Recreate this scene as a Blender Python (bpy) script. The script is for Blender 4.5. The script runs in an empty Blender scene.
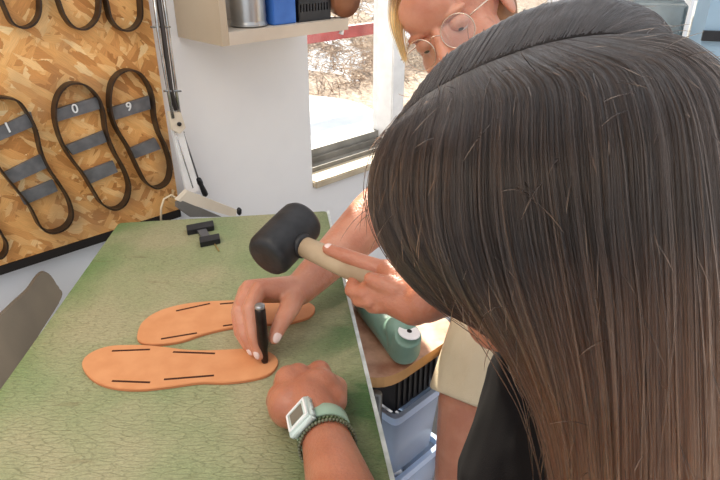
import bpy, bmesh, math, random
import numpy as np
from mathutils import Vector, Matrix, Quaternion
from mathutils.noise import noise as pnoise

# ------------------------------------------------------------------ camera, world, sun, exposure
CZ = 1.28                    # camera height; table top at 0.80
F = 600.0
PITCH = math.radians(27)
cp, sp = math.cos(PITCH), math.sin(PITCH)
sc = bpy.context.scene
cam_data = bpy.data.cameras.new('camera'); cam = bpy.data.objects.new('camera', cam_data)
sc.collection.objects.link(cam); sc.camera = cam
cam.location = (0, 0, CZ); cam.rotation_euler = (math.pi/2-PITCH, 0, 0)
cam_data.sensor_width = 36; cam_data.lens = 36*F/720; cam_data.clip_start = 0.02

world = bpy.data.worlds.new('world'); sc.world = world; world.use_nodes = True
wn = world.node_tree.nodes; bg = wn['Background']
bg.inputs[0].default_value = (0.93, 0.95, 1.0, 1); bg.inputs[1].default_value = 0.85

def add_sun(energy, travel, color, angle):
    l = bpy.data.lights.new('sun', 'SUN'); l.energy = energy; l.color = color; l.angle = angle
    o = bpy.data.objects.new('sun', l); sc.collection.objects.link(o)
    o.rotation_euler = Vector(travel).to_track_quat('-Z', 'Y').to_euler()
    return o
add_sun(9.5, (0.14, -0.80, -0.58), (1.0, 0.90, 0.76), math.radians(0.8))
# unseen warm area light, high up behind the camera
al = bpy.data.lights.new('overhead_fill', 'AREA'); al.energy = 9; al.size = 0.9; al.color = (1, 0.86, 0.68)
alo = bpy.data.objects.new('overhead_fill', al); sc.collection.objects.link(alo)
alo.location = (-0.7, -0.2, 2.4); alo.rotation_euler = (Vector((-0.3, 0.9, 1.0))-Vector(alo.location)).to_track_quat('-Z', 'Y').to_euler()

vs = sc.view_settings
vs.view_transform = 'Standard'; vs.look = 'None'; vs.gamma = 1; vs.use_curve_mapping = False
vs.exposure = 0.5

R = random.Random(7)
V = Vector
# ------------------------------------------------------------------ place helpers (metres, world axes)
def ray(px, py):
    a, b = px-360, 240-py
    return V((a, F*cp+b*sp, -F*sp+b*cp))
def P(px, py, d):                       # sight line through a pixel, d metres deep
    return V((0, 0, CZ)) + ray(px, py)*(d/F)
def G(px, py, z):                       # on the level plane z
    r = ray(px, py); return V((0, 0, CZ)) + r*((z-CZ)/r.z)
WD = V((.716, .698, 0)).normalized(); WN = V((WD.y, -WD.x, 0))   # wall direction, wall normal into the room
D0 = 1.10
def W(px, py, off=0.0):                 # on the wall, off metres in front
    r = ray(px, py); return V((0, 0, CZ)) + r*(-(D0-off)/r.dot(WN))
def WS(s, off, z):                      # wall coordinates
    return WD*s + WN*(off-D0) + V((0, 0, z))

# ------------------------------------------------------------------ materials
def newmat(name):
    m = bpy.data.materials.new(name); m.use_nodes = True
    return m, m.node_tree.nodes, m.node_tree.links, m.node_tree.nodes['Principled BSDF']
def srgb(r, g, b):
    f = lambda c: (c/255/12.92) if c/255 <= .04045 else ((c/255+.055)/1.055)**2.4
    return (f(r), f(g), f(b), 1)
def mat(name, c1, c2=None, scale=30, rough=.5, metal=0, bump=0, bscale=None, sss=0, trans=0, ior=1.45, stretch=(1, 1, 1), detail=5, coat=0, spec=.5, alpha=1):
    m, n, l, b = newmat(name)
    b.inputs['Roughness'].default_value = rough; b.inputs['Metallic'].default_value = metal
    b.inputs['IOR'].default_value = ior; b.inputs['Transmission Weight'].default_value = trans
    b.inputs['Coat Weight'].default_value = coat; b.inputs['Specular IOR Level'].default_value = spec
    b.inputs['Alpha'].default_value = alpha
    if sss:
        b.inputs['Subsurface Weight'].default_value = sss; b.inputs['Subsurface Radius'].default_value = (1, .35, .2); b.inputs['Subsurface Scale'].default_value = .006
    tc = n.new('ShaderNodeTexCoord'); mp = n.new('ShaderNodeMapping'); mp.inputs['Scale'].default_value = stretch
    l.new(tc.outputs['Object'], mp.inputs[0])
    if c2 is None: c2 = tuple(x*.88 for x in c1[:3])+(1,)
    nz = n.new('ShaderNodeTexNoise'); nz.inputs['Scale'].default_value = scale; nz.inputs['Detail'].default_value = detail
    l.new(mp.outputs[0], nz.inputs['Vector'])
    rp = n.new('ShaderNodeValToRGB'); rp.color_ramp.elements[0].position = .35; rp.color_ramp.elements[1].position = .65
    rp.color_ramp.elements[0].color = c2; rp.color_ramp.elements[1].color = c1
    l.new(nz.outputs[0], rp.inputs[0]); l.new(rp.outputs[0], b.inputs['Base Color'])
    if bump:
        n2 = n.new('ShaderNodeTexNoise'); n2.inputs['Scale'].default_value = bscale or scale*4; n2.inputs['Detail'].default_value = 4
        l.new(mp.outputs[0], n2.inputs['Vector'])
        bp = n.new('ShaderNodeBump'); bp.inputs['Strength'].default_value = bump; bp.inputs['Distance'].default_value = .002
        l.new(n2.outputs[0], bp.inputs['Height']); l.new(bp.outputs[0], b.inputs['Normal'])
    return m

def osb_mat():
    m, n, l, b = newmat('osb'); b.inputs['Roughness'].default_value = .6
    tc = n.new('ShaderNodeTexCoord')
    rot = n.new('ShaderNodeVectorRotate'); rot.rotation_type = 'Z_AXIS'; rot.inputs['Angle'].default_value = -math.atan2(WD.y, WD.x)
    l.new(tc.outputs['Object'], rot.inputs['Vector'])
    sw = n.new('ShaderNodeSeparateXYZ'); l.new(rot.outputs[0], sw.inputs[0])
    cb = n.new('ShaderNodeCombineXYZ'); l.new(sw.outputs['X'], cb.inputs['X']); l.new(sw.outputs['Z'], cb.inputs['Y'])
    prev = None
    for i, (sx, sy, an, off) in enumerate([(34, 120, .5, 0), (30, 100, -.7, 3.3), (38, 115, 1.5, 7.1), (28, 90, -.2, 11.7), (36, 140, .9, 17.1), (32, 120, 2.4, 23.7)]):
        mp = n.new('ShaderNodeMapping'); mp.vector_type = 'TEXTURE'
        mp.inputs['Rotation'].default_value = (0, 0, an); mp.inputs['Location'].default_value = (off, off*.7, 0)
        mp.inputs['Scale'].default_value = (1/sx, 1/sy, 1)
        l.new(cb.outputs[0], mp.inputs[0])
        dn = n.new('ShaderNodeTexNoise'); dn.inputs['Scale'].default_value = 2.2; l.new(mp.outputs[0], dn.inputs['Vector'])
        mx = n.new('ShaderNodeMixRGB'); mx.blend_type = 'ADD'; mx.inputs[0].default_value = .55
        l.new(mp.outputs[0], mx.inputs[1]); l.new(dn.outputs['Color'], mx.inputs[2])
        v = n.new('ShaderNodeTexVoronoi'); v.voronoi_dimensions = '2D'; v.inputs['Scale'].default_value = .8
        l.new(mx.outputs[0], v.inputs['Vector'])
        se = n.new('ShaderNodeSeparateColor'); l.new(v.outputs['Color'], se.inputs[0])
        rp = n.new('ShaderNodeValToRGB'); e = rp.color_ramp.elements
        e[0].position = 0; e[0].color = srgb(186, 124, 62); e[1].position = 1; e[1].color = srgb(255, 226, 172)
        x = e.new(.3); x.color = srgb(222, 158, 90); x = e.new(.65); x.color = srgb(238, 180, 108); x = e.new(.93); x.color = srgb(246, 200, 136)
        l.new(se.outputs[0], rp.inputs[0])
        fn = n.new('ShaderNodeTexNoise'); fn.inputs['Scale'].default_value = 6; fn.inputs['Detail'].default_value = 6
        mp2 = n.new('ShaderNodeMapping'); mp2.inputs['Scale'].default_value = (.25, 2, 1); l.new(mp.outputs[0], mp2.inputs[0]); l.new(mp2.outputs[0], fn.inputs['Vector'])
        fr = n.new('ShaderNodeMapRange'); fr.inputs['From Min'].default_value = .3; fr.inputs['From Max'].default_value = .7; fr.inputs['To Min'].default_value = .78; fr.inputs['To Max'].default_value = 1.12
        l.new(fn.outputs[0], fr.inputs[0])
        mu = n.new('ShaderNodeMixRGB'); mu.blend_type = 'MULTIPLY'; mu.inputs[0].default_value = 1
        l.new(rp.outputs[0], mu.inputs[1]); l.new(fr.outputs[0], mu.inputs[2])
        if prev is None: prev = mu.outputs[0]
        else:
            g = n.new('ShaderNodeMath'); g.operation = 'GREATER_THAN'; g.inputs[1].default_value = .5
            l.new(se.outputs[1], g.inputs[0])
            mm = n.new('ShaderNodeMixRGB'); l.new(g.outputs[0], mm.inputs[0]); l.new(prev, mm.inputs[1]); l.new(mu.outputs[0], mm.inputs[2]); prev = mm.outputs[0]
    # grey rubbed stains low on the board
    st = n.new('ShaderNodeTexNoise'); st.inputs['Scale'].default_value = 9; l.new(rot.outputs[0], st.inputs['Vector'])
    sr = n.new('ShaderNodeMapRange'); sr.inputs['From Min'].default_value = .55; sr.inputs['From Max'].default_value = .72; sr.inputs['To Max'].default_value = .55
    l.new(st.outputs[0], sr.inputs[0])
    fm = n.new('ShaderNodeMixRGB'); l.new(sr.outputs[0], fm.inputs[0]); l.new(prev, fm.inputs[1]); fm.inputs[2].default_value = srgb(140, 116, 88)
    l.new(fm.outputs[0], b.inputs['Base Color'])
    return m

def table_mat():
    m, n, l, b = newmat('green_mat'); b.inputs['Roughness'].default_value = .55; b.inputs['Specular IOR Level'].default_value = .35
    tc = n.new('ShaderNodeTexCoord')
    def nz(scale, st=(1, 1, 1), det=4, dist=0):
        mp = n.new('ShaderNodeMapping'); mp.inputs['Scale'].default_value = st; l.new(tc.outputs['Object'], mp.inputs[0])
        t = n.new('ShaderNodeTexNoise'); t.inputs['Scale'].default_value = scale; t.inputs['Detail'].default_value = det; t.inputs['Distortion'].default_value = dist
        l.new(mp.outputs[0], t.inputs['Vector']); return t.outputs[0]
    def mix(f, a, c, mode='MIX'):
        x = n.new('ShaderNodeMixRGB'); x.blend_type = mode
        if isinstance(f, float): x.inputs[0].default_value = f
        else: l.new(f, x.inputs[0])
        for k, q in ((1, a), (2, c)):
            if isinstance(q, tuple): x.inputs[k].default_value = q
            else: l.new(q, x.inputs[k])
        return x.outputs[0]
    def rng(s, a, c, lo=0., hi=1.):
        r = n.new('ShaderNodeMapRange'); r.inputs['From Min'].default_value = a; r.inputs['From Max'].default_value = c
        r.inputs['To Min'].default_value = lo; r.inputs['To Max'].default_value = hi; l.new(s, r.inputs[0]); return r.outputs[0]
    worn = srgb(176, 171, 136); green = srgb(138, 158, 112); deep = srgb(66, 102, 54)
    base = mix(rng(nz(5, det=3), .38, .66), worn, green)
    # felt rubbed pale in the middle, greener edges; shade at right painted in deeper
    sx = n.new('ShaderNodeSeparateXYZ'); l.new(tc.outputs['Object'], sx.inputs[0])
    ed = rng(sx.outputs[0], -.13, .0)
    en = n.new('ShaderNodeMath'); en.operation = 'MULTIPLY'; l.new(ed, en.inputs[0]); l.new(rng(nz(11, det=7, dist=.6), .34, .56, .25, 1.), en.inputs[1])
    base = mix(en.outputs[0], base, deep)
    ed2 = rng(sx.outputs[0], -.38, -.46)
    en2 = n.new('ShaderNodeMath'); en2.operation = 'MULTIPLY'; l.new(ed2, en2.inputs[0]); l.new(rng(nz(14, det=5), .3, .6, .1, .8), en2.inputs[1])
    base = mix(en2.outputs[0], base, srgb(84, 132, 62))
    fine = nz(260, (1, 2.2, 1), 4, 1.0)
    base = mix(1., base, mix(rng(fine, .3, .7), (.74, .74, .72, 1), (1.12, 1.12, 1.1, 1)), 'MULTIPLY')
    # creases
    mp = n.new('ShaderNodeMapping'); mp.inputs['Scale'].default_value = (45, 190, 1); l.new(tc.outputs['Object'], mp.inputs[0])
    dn = n.new('ShaderNodeTexNoise'); dn.inputs['Scale'].default_value = .8; dn.inputs['Detail'].default_value = 5; l.new(mp.outputs[0], dn.inputs['Vector'])
    ad = n.new('ShaderNodeMixRGB'); ad.blend_type = 'ADD'; ad.inputs[0].default_value = 3.2; l.new(mp.outputs[0], ad.inputs[1]); l.new(dn.outputs['Color'], ad.inputs[2])
    vo = n.new('ShaderNodeTexVoronoi'); vo.feature = 'DISTANCE_TO_EDGE'; vo.voronoi_dimensions = '2D'; vo.inputs['Scale'].default_value = 1.0; l.new(ad.outputs[0], vo.inputs['Vector'])
    crack = rng(vo.outputs[0], 0., .09, 1., 0.)
    cm = n.new('ShaderNodeMath'); cm.operation = 'MULTIPLY'; l.new(crack, cm.inputs[0]); l.new(rng(nz(16), .36, .62, .04, .32), cm.inputs[1])
    base = mix(cm.outputs[0], base, srgb(88, 92, 52))
    # a few brown scuffs
    mp3 = n.new('ShaderNodeMapping'); mp3.inputs['Rotation'].default_value = (0, 0, .35); mp3.inputs['Scale'].default_value = (5, 16, 1); l.new(tc.outputs['Object'], mp3.inputs[0])
    sn = n.new('ShaderNodeTexNoise'); sn.inputs['Scale'].default_value = 1.6; sn.inputs['Detail'].default_value = 6; l.new(mp3.outputs[0], sn.inputs['Vector'])
    base = mix(rng(sn.outputs[0], .66, .74, 0., .55), base, srgb(110, 84, 56))
    l.new(base, b.inputs['Base Color'])
    h = n.new('ShaderNodeMath'); h.operation = 'SUBTRACT'; l.new(fine, h.inputs[0]); l.new(crack, h.inputs[1])
    bp = n.new('ShaderNodeBump'); bp.inputs['Strength'].default_value = .55; bp.inputs['Distance'].default_value = .0016
    l.new(h.outputs[0], bp.inputs['Height']); l.new(bp.outputs[0], b.inputs['Normal'])
    return m

def skin_mat(name, c, c2):
    m = mat(name, c, c2, scale=28, rough=.36, bump=.4, bscale=300, sss=.35, detail=6)
    return m
def hair_mat(name, root, tip, rough=.28, rnd=.35):
    m = bpy.data.materials.new(name); m.use_nodes = True
    n = m.node_tree.nodes; l = m.node_tree.links; n.clear()
    out = n.new('ShaderNodeOutputMaterial')
    h = n.new('ShaderNodeBsdfHairPrincipled'); h.parametrization = 'COLOR'
    hi = n.new('ShaderNodeHairInfo')
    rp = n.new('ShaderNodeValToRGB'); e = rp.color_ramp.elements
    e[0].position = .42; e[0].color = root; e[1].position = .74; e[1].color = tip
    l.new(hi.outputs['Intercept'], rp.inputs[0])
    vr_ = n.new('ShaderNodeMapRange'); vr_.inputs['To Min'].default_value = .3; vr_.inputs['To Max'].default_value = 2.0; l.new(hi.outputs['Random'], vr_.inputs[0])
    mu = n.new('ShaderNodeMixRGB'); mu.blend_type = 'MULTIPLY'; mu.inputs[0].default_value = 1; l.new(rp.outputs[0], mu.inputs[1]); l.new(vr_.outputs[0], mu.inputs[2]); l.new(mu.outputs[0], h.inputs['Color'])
    h.inputs['Roughness'].default_value = rough; h.inputs['Radial Roughness'].default_value = .45
    h.inputs['IOR'].default_value = 1.40; h.inputs['Random Roughness'].default_value = .2
    l.new(h.outputs[0], out.inputs[0])
    return m

M = {}
M['wall'] = mat('wall_paint', srgb(240, 241, 242), srgb(234, 235, 237), 5, .8, bump=.08, bscale=60)
M['osb'] = osb_mat()
M['black_edge'] = mat('board_edge', srgb(34, 28, 24), rough=.7)
M['steel_dark'] = mat('rule_steel', srgb(74, 58, 44), srgb(52, 42, 34), 60, .42, metal=.45)
M['grey_bar'] = mat('bar_steel', srgb(118, 120, 124), srgb(98, 100, 104), 50, .5, metal=.35)
M['white_ink'] = mat('paint_marker', srgb(226, 228, 228), rough=.5)
M['table'] = table_mat()
M['table_edge'] = mat('edge_strip', srgb(206, 214, 214), srgb(170, 180, 178), 40, .35)
M['table_side'] = mat('table_side', srgb(96, 90, 70), rough=.7)
M['leg_metal'] = mat('leg_metal', srgb(120, 122, 122), rough=.4, metal=.6)
M['insole'] = mat('vegetan_leather', srgb(222, 158, 110), srgb(214, 148, 100), 40, .5, bump=.1, bscale=300)
M['insole_edge'] = mat('leather_edge', srgb(200, 128, 84), rough=.7)
M['slot'] = mat('slot_shadow', srgb(70, 36, 20), rough=.9)
M['rubber'] = mat('black_rubber', srgb(42, 42, 44), srgb(30, 30, 32), 60, .5, bump=.25, bscale=160)
M['handle'] = mat('ash_wood', srgb(188, 166, 136), srgb(150, 126, 98), 14, .5, stretch=(1, 1, 1), bump=.1)
M['punch'] = mat('punch_steel', srgb(58, 50, 48), srgb(44, 36, 34), 80, .35, metal=.7)
M['punch_top'] = mat('struck_steel', srgb(170, 170, 172), rough=.35, metal=.8)
M['cabinet_side'] = mat('beige_panel', srgb(188, 174, 152), srgb(178, 162, 140), 6, .6)
M['cabinet'] = mat('pale_panel', srgb(206, 196, 182), srgb(192, 180, 164), 8, .6)
M['can'] = mat('tin', srgb(190, 192, 192), srgb(160, 160, 160), 12, .32, metal=.75)
M['blue'] = mat('blue_card', srgb(62, 112, 190), srgb(44, 92, 168), 20, .5)
M['black_plastic'] = mat('black_plastic', srgb(34, 34, 38), srgb(24, 24, 28), 60, .4)
M['brown_leather'] = mat('brown_leather', srgb(134, 86, 58), srgb(118, 72, 46), 30, .5, bump=.1)
M['frame'] = mat('window_frame_grey', srgb(150, 148, 142), srgb(128, 126, 120), 20, .5)
M['frame_dark'] = mat('window_track', srgb(136, 132, 124), srgb(108, 104, 98), 20, .5)
M['white_frame'] = mat('white_frame', srgb(250, 250, 250), rough=.5)
M['sill'] = mat('sill_wood', srgb(204, 192, 170), srgb(178, 162, 136), 9, .6)
M['red'] = mat('red_paint', srgb(176, 82, 76), srgb(150, 66, 62), 20, .5)
M['snow'] = mat('snow', srgb(240, 244, 250), srgb(222, 230, 244), 6, .8, bump=.3, bscale=30)
M['grey_wood'] = mat('weathered_wood', srgb(142, 128, 108), srgb(108, 98, 84), 7, .6, stretch=(1, 1, .35), bump=.12)
M['green_plastic'] = mat('last_green', srgb(130, 162, 146), srgb(120, 152, 136), 20, .4)
M['board_ply'] = mat('stained_ply', srgb(232, 186, 156), srgb(178, 122, 96), 26, .5, bump=.1, detail=8)
M['board_rim'] = mat('ply_edge', srgb(206, 158, 104), rough=.6)
M['bin'] = mat('bin_plastic', srgb(214, 230, 250), srgb(204, 222, 246), 8, .25, trans=.45, ior=1.2)
M['bin_lid'] = mat('bin_rim', srgb(198, 218, 246), srgb(184, 208, 240), 8, .35)
M['bin_stuff'] = mat('grey_scraps', srgb(110, 116, 132), srgb(70, 76, 90), 20, .7)
M['floor'] = mat('concrete', srgb(150, 146, 140), srgb(120, 116, 112), 6, .7)
M['steel'] = mat('lamp_steel', srgb(196, 196, 194), srgb(150, 150, 148), 30, .25, metal=.9)
M['white_metal'] = mat('cream_metal', srgb(232, 222, 204), srgb(220, 208, 188), 10, .4)
M['grey_metal'] = mat('grey_metal', srgb(120, 118, 114), rough=.4)
M['cable'] = mat('cream_cable', srgb(226, 206, 172), rough=.5)
M['cable_dark'] = mat('grey_spring', srgb(72, 68, 68), rough=.4, metal=.3)
M['skin_w'] = skin_mat('skin_woman', srgb(206, 148, 122), srgb(190, 126, 100))
M['skin_g'] = skin_mat('skin_girl', srgb(186, 124, 97), srgb(172, 108, 82))
M['nail'] = mat('nail', srgb(232, 206, 198), rough=.2)
M['tee'] = mat('beige_cotton', srgb(224, 208, 178), srgb(212, 194, 162), 12, .85, bump=.4, bscale=700)
M['black_tee'] = mat('black_cotton', srgb(17, 15, 17), srgb(12, 11, 12), 12, .9, bump=.1, bscale=900, spec=.2)
M['denim'] = mat('denim', srgb(70, 84, 110), srgb(56, 68, 92), 60, .8)
M['shoe'] = mat('shoe_canvas', srgb(200, 196, 190), rough=.7)
M['watch_white'] = mat('watch_resin', srgb(214, 226, 220), srgb(204, 218, 212), 20, .35)
M['watch_face'] = mat('watch_lcd', srgb(128, 124, 112), srgb(116, 110, 98), 30, .15)
M['strap'] = mat('pale_green_strap', srgb(166, 194, 174), srgb(156, 184, 162), 30, .4)
M['bead'] = mat('green_bead', srgb(92, 108, 72), srgb(60, 76, 50), 160, .3)
M['bead_mint'] = mat('grey_green_bead', srgb(112, 116, 92), srgb(84, 88, 68), 160, .35)
M['gold'] = mat('thin_gold_metal', srgb(220, 200, 180), rough=.2, metal=.9)
M['eye'] = mat('eye_white', srgb(232, 226, 220), rough=.15)
M['iris'] = mat('iris', srgb(60, 50, 40), rough=.1)
M['lip'] = mat('lip', srgb(176, 96, 88), rough=.4)
M['cap'] = mat('hair_mass', srgb(52, 42, 36), srgb(36, 29, 25), 60, .6, stretch=(1, 1, .2))
M['cap_w'] = mat('hair_mass_blonde', srgb(150, 106, 66), srgb(122, 82, 50), 60, .6)
M['hair_g'] = hair_mat('dark_hair', (0.017, 0.0115, 0.009, 1), (0.125, 0.060, 0.032, 1))  # lighter warm tips paint sunlight into the lower hair
M['hair_w'] = hair_mat('blonde_hair', (0.30, 0.14, 0.055, 1), (0.42, 0.22, 0.075, 1))
M['shelf_grey'] = mat('rack_grey', srgb(150, 160, 162), srgb(130, 140, 142), 12, .4, metal=.3)
M['clear_grey'] = mat('grey_tub', srgb(186, 194, 196), srgb(156, 164, 166), 14, .3, trans=.3)
M['blue_wall'] = mat('pale_blue_panel', srgb(158, 186, 206), srgb(146, 174, 196), 8, .6)
M['tool_steel'] = mat('tool_steel', srgb(120, 120, 124), rough=.3, metal=.8)

def glass_mat():
    m, n, l, b = newmat('pane'); out = n['Material Output']
    g = n.new('ShaderNodeBsdfGlossy'); g.inputs['Roughness'].default_value = .03
    t = n.new('ShaderNodeBsdfTransparent'); t.inputs[0].default_value = (.97, .98, .98, 1)
    s = n.new('ShaderNodeMixShader'); s.inputs[0].default_value = .045; l.new(t.outputs[0], s.inputs[1]); l.new(g.outputs[0], s.inputs[2])
    l.new(s.outputs[0], out.inputs[0]); return m
M['glass'] = glass_mat()

# ------------------------------------------------------------------ object helpers
def link(o, parent=None):
    sc.collection.objects.link(o)
    if parent is not None:
        bpy.context.view_layer.update()
        o.parent = parent; o.matrix_parent_inverse = parent.matrix_world.inverted()
    return o
def obj(name, bm, m, parent=None, smooth=False):
    bmesh.ops.recalc_face_normals(bm, faces=bm.faces)
    me = bpy.data.meshes.new(name); bm.to_mesh(me); bm.free()
    for mm in (m if isinstance(m, (list, tuple)) else [m]): me.materials.append(mm)
    if smooth:
        for p in me.polygons: p.use_smooth = True
    return link(bpy.data.objects.new(name, me), parent)
def tag(o, label, cat, group=None):
    o['label'] = label; o['category'] = cat
    if group: o['group'] = group
    return o
def struct(o): o['kind'] = 'structure'; return o
def thing(name, loc, label, cat, group=None):
    o = bpy.data.objects.new(name, None); o.empty_display_size = .02; o.location = loc
    sc.collection.objects.link(o); return tag(o, label, cat, group)

def prism(bm, pts, h, mi=0):            # pts: list of Vectors; h: extrusion Vector
    a = [bm.verts.new(p) for p in pts]; b = [bm.verts.new(p+h) for p in pts]
    fs = [bm.faces.new(a), bm.faces.new(b[::-1])]
    n = len(pts)
    for i in range(n): fs.append(bm.faces.new((a[i], a[(i+1) % n], b[(i+1) % n], b[i])))
    for f in fs: f.material_index = mi
    return fs
def box(bm, o, ex, ey, ez):             # corner + three edge vectors
    prism(bm, [o, o+ex, o+ex+ey, o+ey], ez)
def boxc(bm, c, ax, ay, az):            # centre + half vectors
    box(bm, c-ax-ay-az, ax*2, ay*2, az*2)
def wbox(bm, s0, s1, o0, o1, z0, z1):   # box in wall coordinates
    box(bm, WS(s0, o0, z0), WD*(s1-s0), WN*(o1-o0), V((0, 0, z1-z0)))
def bevel(bm, w, seg=2):
    bmesh.ops.bevel(bm, geom=[e for e in bm.edges], offset=w, segments=seg, affect='EDGES', clamp_overlap=True)
def frame_of(d):
    d = d.normalized(); u = d.cross(V((0, 0, 1)))
    if u.length < 1e-3: u = V((1, 0, 0))
    u.normalize(); return u, d.cross(u)
def tube(bm, pts, rad, n=10, closed=False, cap=True):
    rings = []; N = len(pts); pu = None
    for i, p in enumerate(pts):
        if closed: d = pts[(i+1) % N]-pts[i-1]
        else: d = pts[min(i+1, N-1)]-pts[max(i-1, 0)]
        d = d.normalized()
        if pu is None: u, v = frame_of(d)
        else:
            u = (pu-d*pu.dot(d)).normalized(); v = d.cross(u)
        pu = u
        r = rad[i] if isinstance(rad, (list, tuple)) else rad
        rings.append([bm.verts.new(p+u*math.cos(2*math.pi*k/n)*r+v*math.sin(2*math.pi*k/n)*r) for k in range(n)])
    M_ = N if closed else N-1
    for i in range(M_):
        a, b = rings[i], rings[(i+1) % N]
        for k in range(n): bm.faces.new((a[k], a[(k+1) % n], b[(k+1) % n], b[k]))
    if cap and not closed:
        bm.faces.new(rings[0]); bm.faces.new(rings[-1][::-1])
def lathe(bm, base, axis, prof, n=32):  # prof: (r, h) along the axis
    u, v = frame_of(axis); axis = axis.normalized(); rings = []
    for r, h in prof:
        rings.append([bm.verts.new(base+axis*h+(u*math.cos(2*math.pi*k/n)+v*math.sin(2*math.pi*k/n))*max(r, 1e-5)) for k in range(n)])
    for a, b in zip(rings, rings[1:]):
        for k in range(n): bm.faces.new((a[k], a[(k+1) % n], b[(k+1) % n], b[k]))
    bm.faces.new(rings[0]); bm.faces.new(rings[-1][::-1])
def catmull(pts, sub=6, closed=False):
    out = []; N = len(pts); rng = N if closed else N-1
    g = (lambda i: pts[i % N]) if closed else (lambda i: pts[max(0, min(N-1, i))])
    for i in range(rng):
        p0, p1, p2, p3 = g(i-1), g(i), g(i+1), g(i+2)
        for k in range(sub):
            t = k/sub
            out.append(.5*((2*p1)+(p2-p0)*t+(2*p0-5*p1+4*p2-p3)*t*t+(3*p1-p0-3*p2+p3)*t**3))
    if not closed: out.append(pts[-1].copy())
    return out

# organic surfaces: overlapping tapered volumes fused into one continuous skin
def cap_blob(bm, a, b, ra, rb, round_b=True, n=20):
    d = b-a; L = d.length
    if L < 1e-6: d = V((0, 0, 1)); L = 1e-4
    d = d/L
    prof = []
    for k in range(7):
        t = math.pi/2*(1-k/6); prof.append((ra*math.cos(t), -ra*math.sin(t)))
    if round_b:
        for k in range(7):
            t = math.pi/2*k/6; prof.append((rb*math.cos(t), L+rb*math.sin(t)))
    else: prof += [(rb, L), (rb*.5, L), (1e-4, L)]
    lathe(bm, a, d, prof, n)
def ell_blob(bm, c, r, rot=None):
    mt = Matrix.Translation(c)
    if rot is not None: mt = mt @ rot.to_4x4()
    mt = mt @ Matrix.Diagonal((r[0], r[1], r[2], 1))
    bmesh.ops.create_uvsphere(bm, u_segments=24, v_segments=16, radius=1, matrix=mt)
def organic(name, blobs, m, parent=None, voxel=.003, smooth=4, disp=None):
    bm = bmesh.new()
    for b in blobs:
        if b[0] == 'c': cap_blob(bm, *b[1:])
        else: ell_blob(bm, *b[1:])
    me = bpy.data.meshes.new('tmp'); bm.to_mesh(me); bm.free()
    o = bpy.data.objects.new('tmp', me); sc.collection.objects.link(o)
    md = o.modifiers.new('r', 'REMESH'); md.mode = 'VOXEL'; md.voxel_size = voxel
    ms = o.modifiers.new('s', 'SMOOTH'); ms.iterations = smooth; ms.factor = .5
    bpy.context.view_layer.update()
    dg = bpy.context.evaluated_depsgraph_get()
    m2 = bpy.data.meshes.new_from_object(o.evaluated_get(dg)); m2.name = name
    bpy.data.objects.remove(o); bpy.data.meshes.remove(me)
    if disp:
        for v in m2.vertices: v.co = disp(v.co.copy())
    m2.materials.clear(); m2.materials.append(m)
    for p in m2.polygons: p.use_smooth = True
    return link(bpy.data.objects.new(name, m2), parent)
def chain(pts, rads):
    return [('c', pts[i], pts[i+1], rads[i], rads[i+1]) for i in range(len(pts)-1)]

def strands(name, curves, radius, m, parent):        # real hair curves, root to tip
    sizes = [len(c) for c in curves]
    hc = bpy.data.hair_curves.new(name); hc.add_curves(sizes)
    pos = np.concatenate([np.array(c, dtype=np.float32).reshape(-1, 3) for c in curves]).astype(np.float32)
    hc.attributes['position'].data.foreach_set('vector', pos.ravel()) if 'position' in hc.attributes else hc.points.foreach_set('position', pos.ravel())
    rad = []
    for s in sizes:
        for k in range(s):
            t = k/(s-1); rad.append(radius*(1 if t < .75 else 1-(t-.75)/.25*.8))
    at = hc.attributes.get('radius') or hc.attributes.new('radius', 'FLOAT', 'POINT')
    at.data.foreach_set('value', rad)
    hc.materials.append(m)
    return link(bpy.data.objects.new(name, hc), parent)

# ------------------------------------------------------------------ THE SETTING
bm = bmesh.new(); box(bm, V((-2.2, -1.2, -.05)), V((6, 0, 0)), V((0, 6.2, 0)), V((0, 0, .05)))
# clip the slab to the room side of the wall
bmesh.ops.bisect_plane(bm, geom=bm.verts[:]+bm.edges[:]+bm.faces[:], plane_co=WS(0, 0, 0), plane_no=-WN, clear_outer=True)
bmesh.ops.holes_fill(bm, edges=[e for e in bm.edges if e.is_boundary])
struct(obj('floor', bm, M['floor']))
S0, S1, SILL, HEAD = .905, 3.3, CZ-.575, CZ+.62
TH = .14
bm = bmesh.new()
wbox(bm, -1.6, S0, -TH, 0, 0, 2.5)
wbox(bm, S0, S1, -TH, 0, 0, SILL)
wbox(bm, S0, S1, -TH, 0, HEAD, 2.5)
wbox(bm, S1, 4.6, -TH, 0, 0, 2.5)
struct(obj('wall_back', bm, M['wall']))
bm = bmesh.new(); wbox(bm, S0+.002, S1, -TH, .012, SILL, SILL+.018); bevel(bm, .003)
struct(obj('trim_1', bm, M['sill']))
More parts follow.
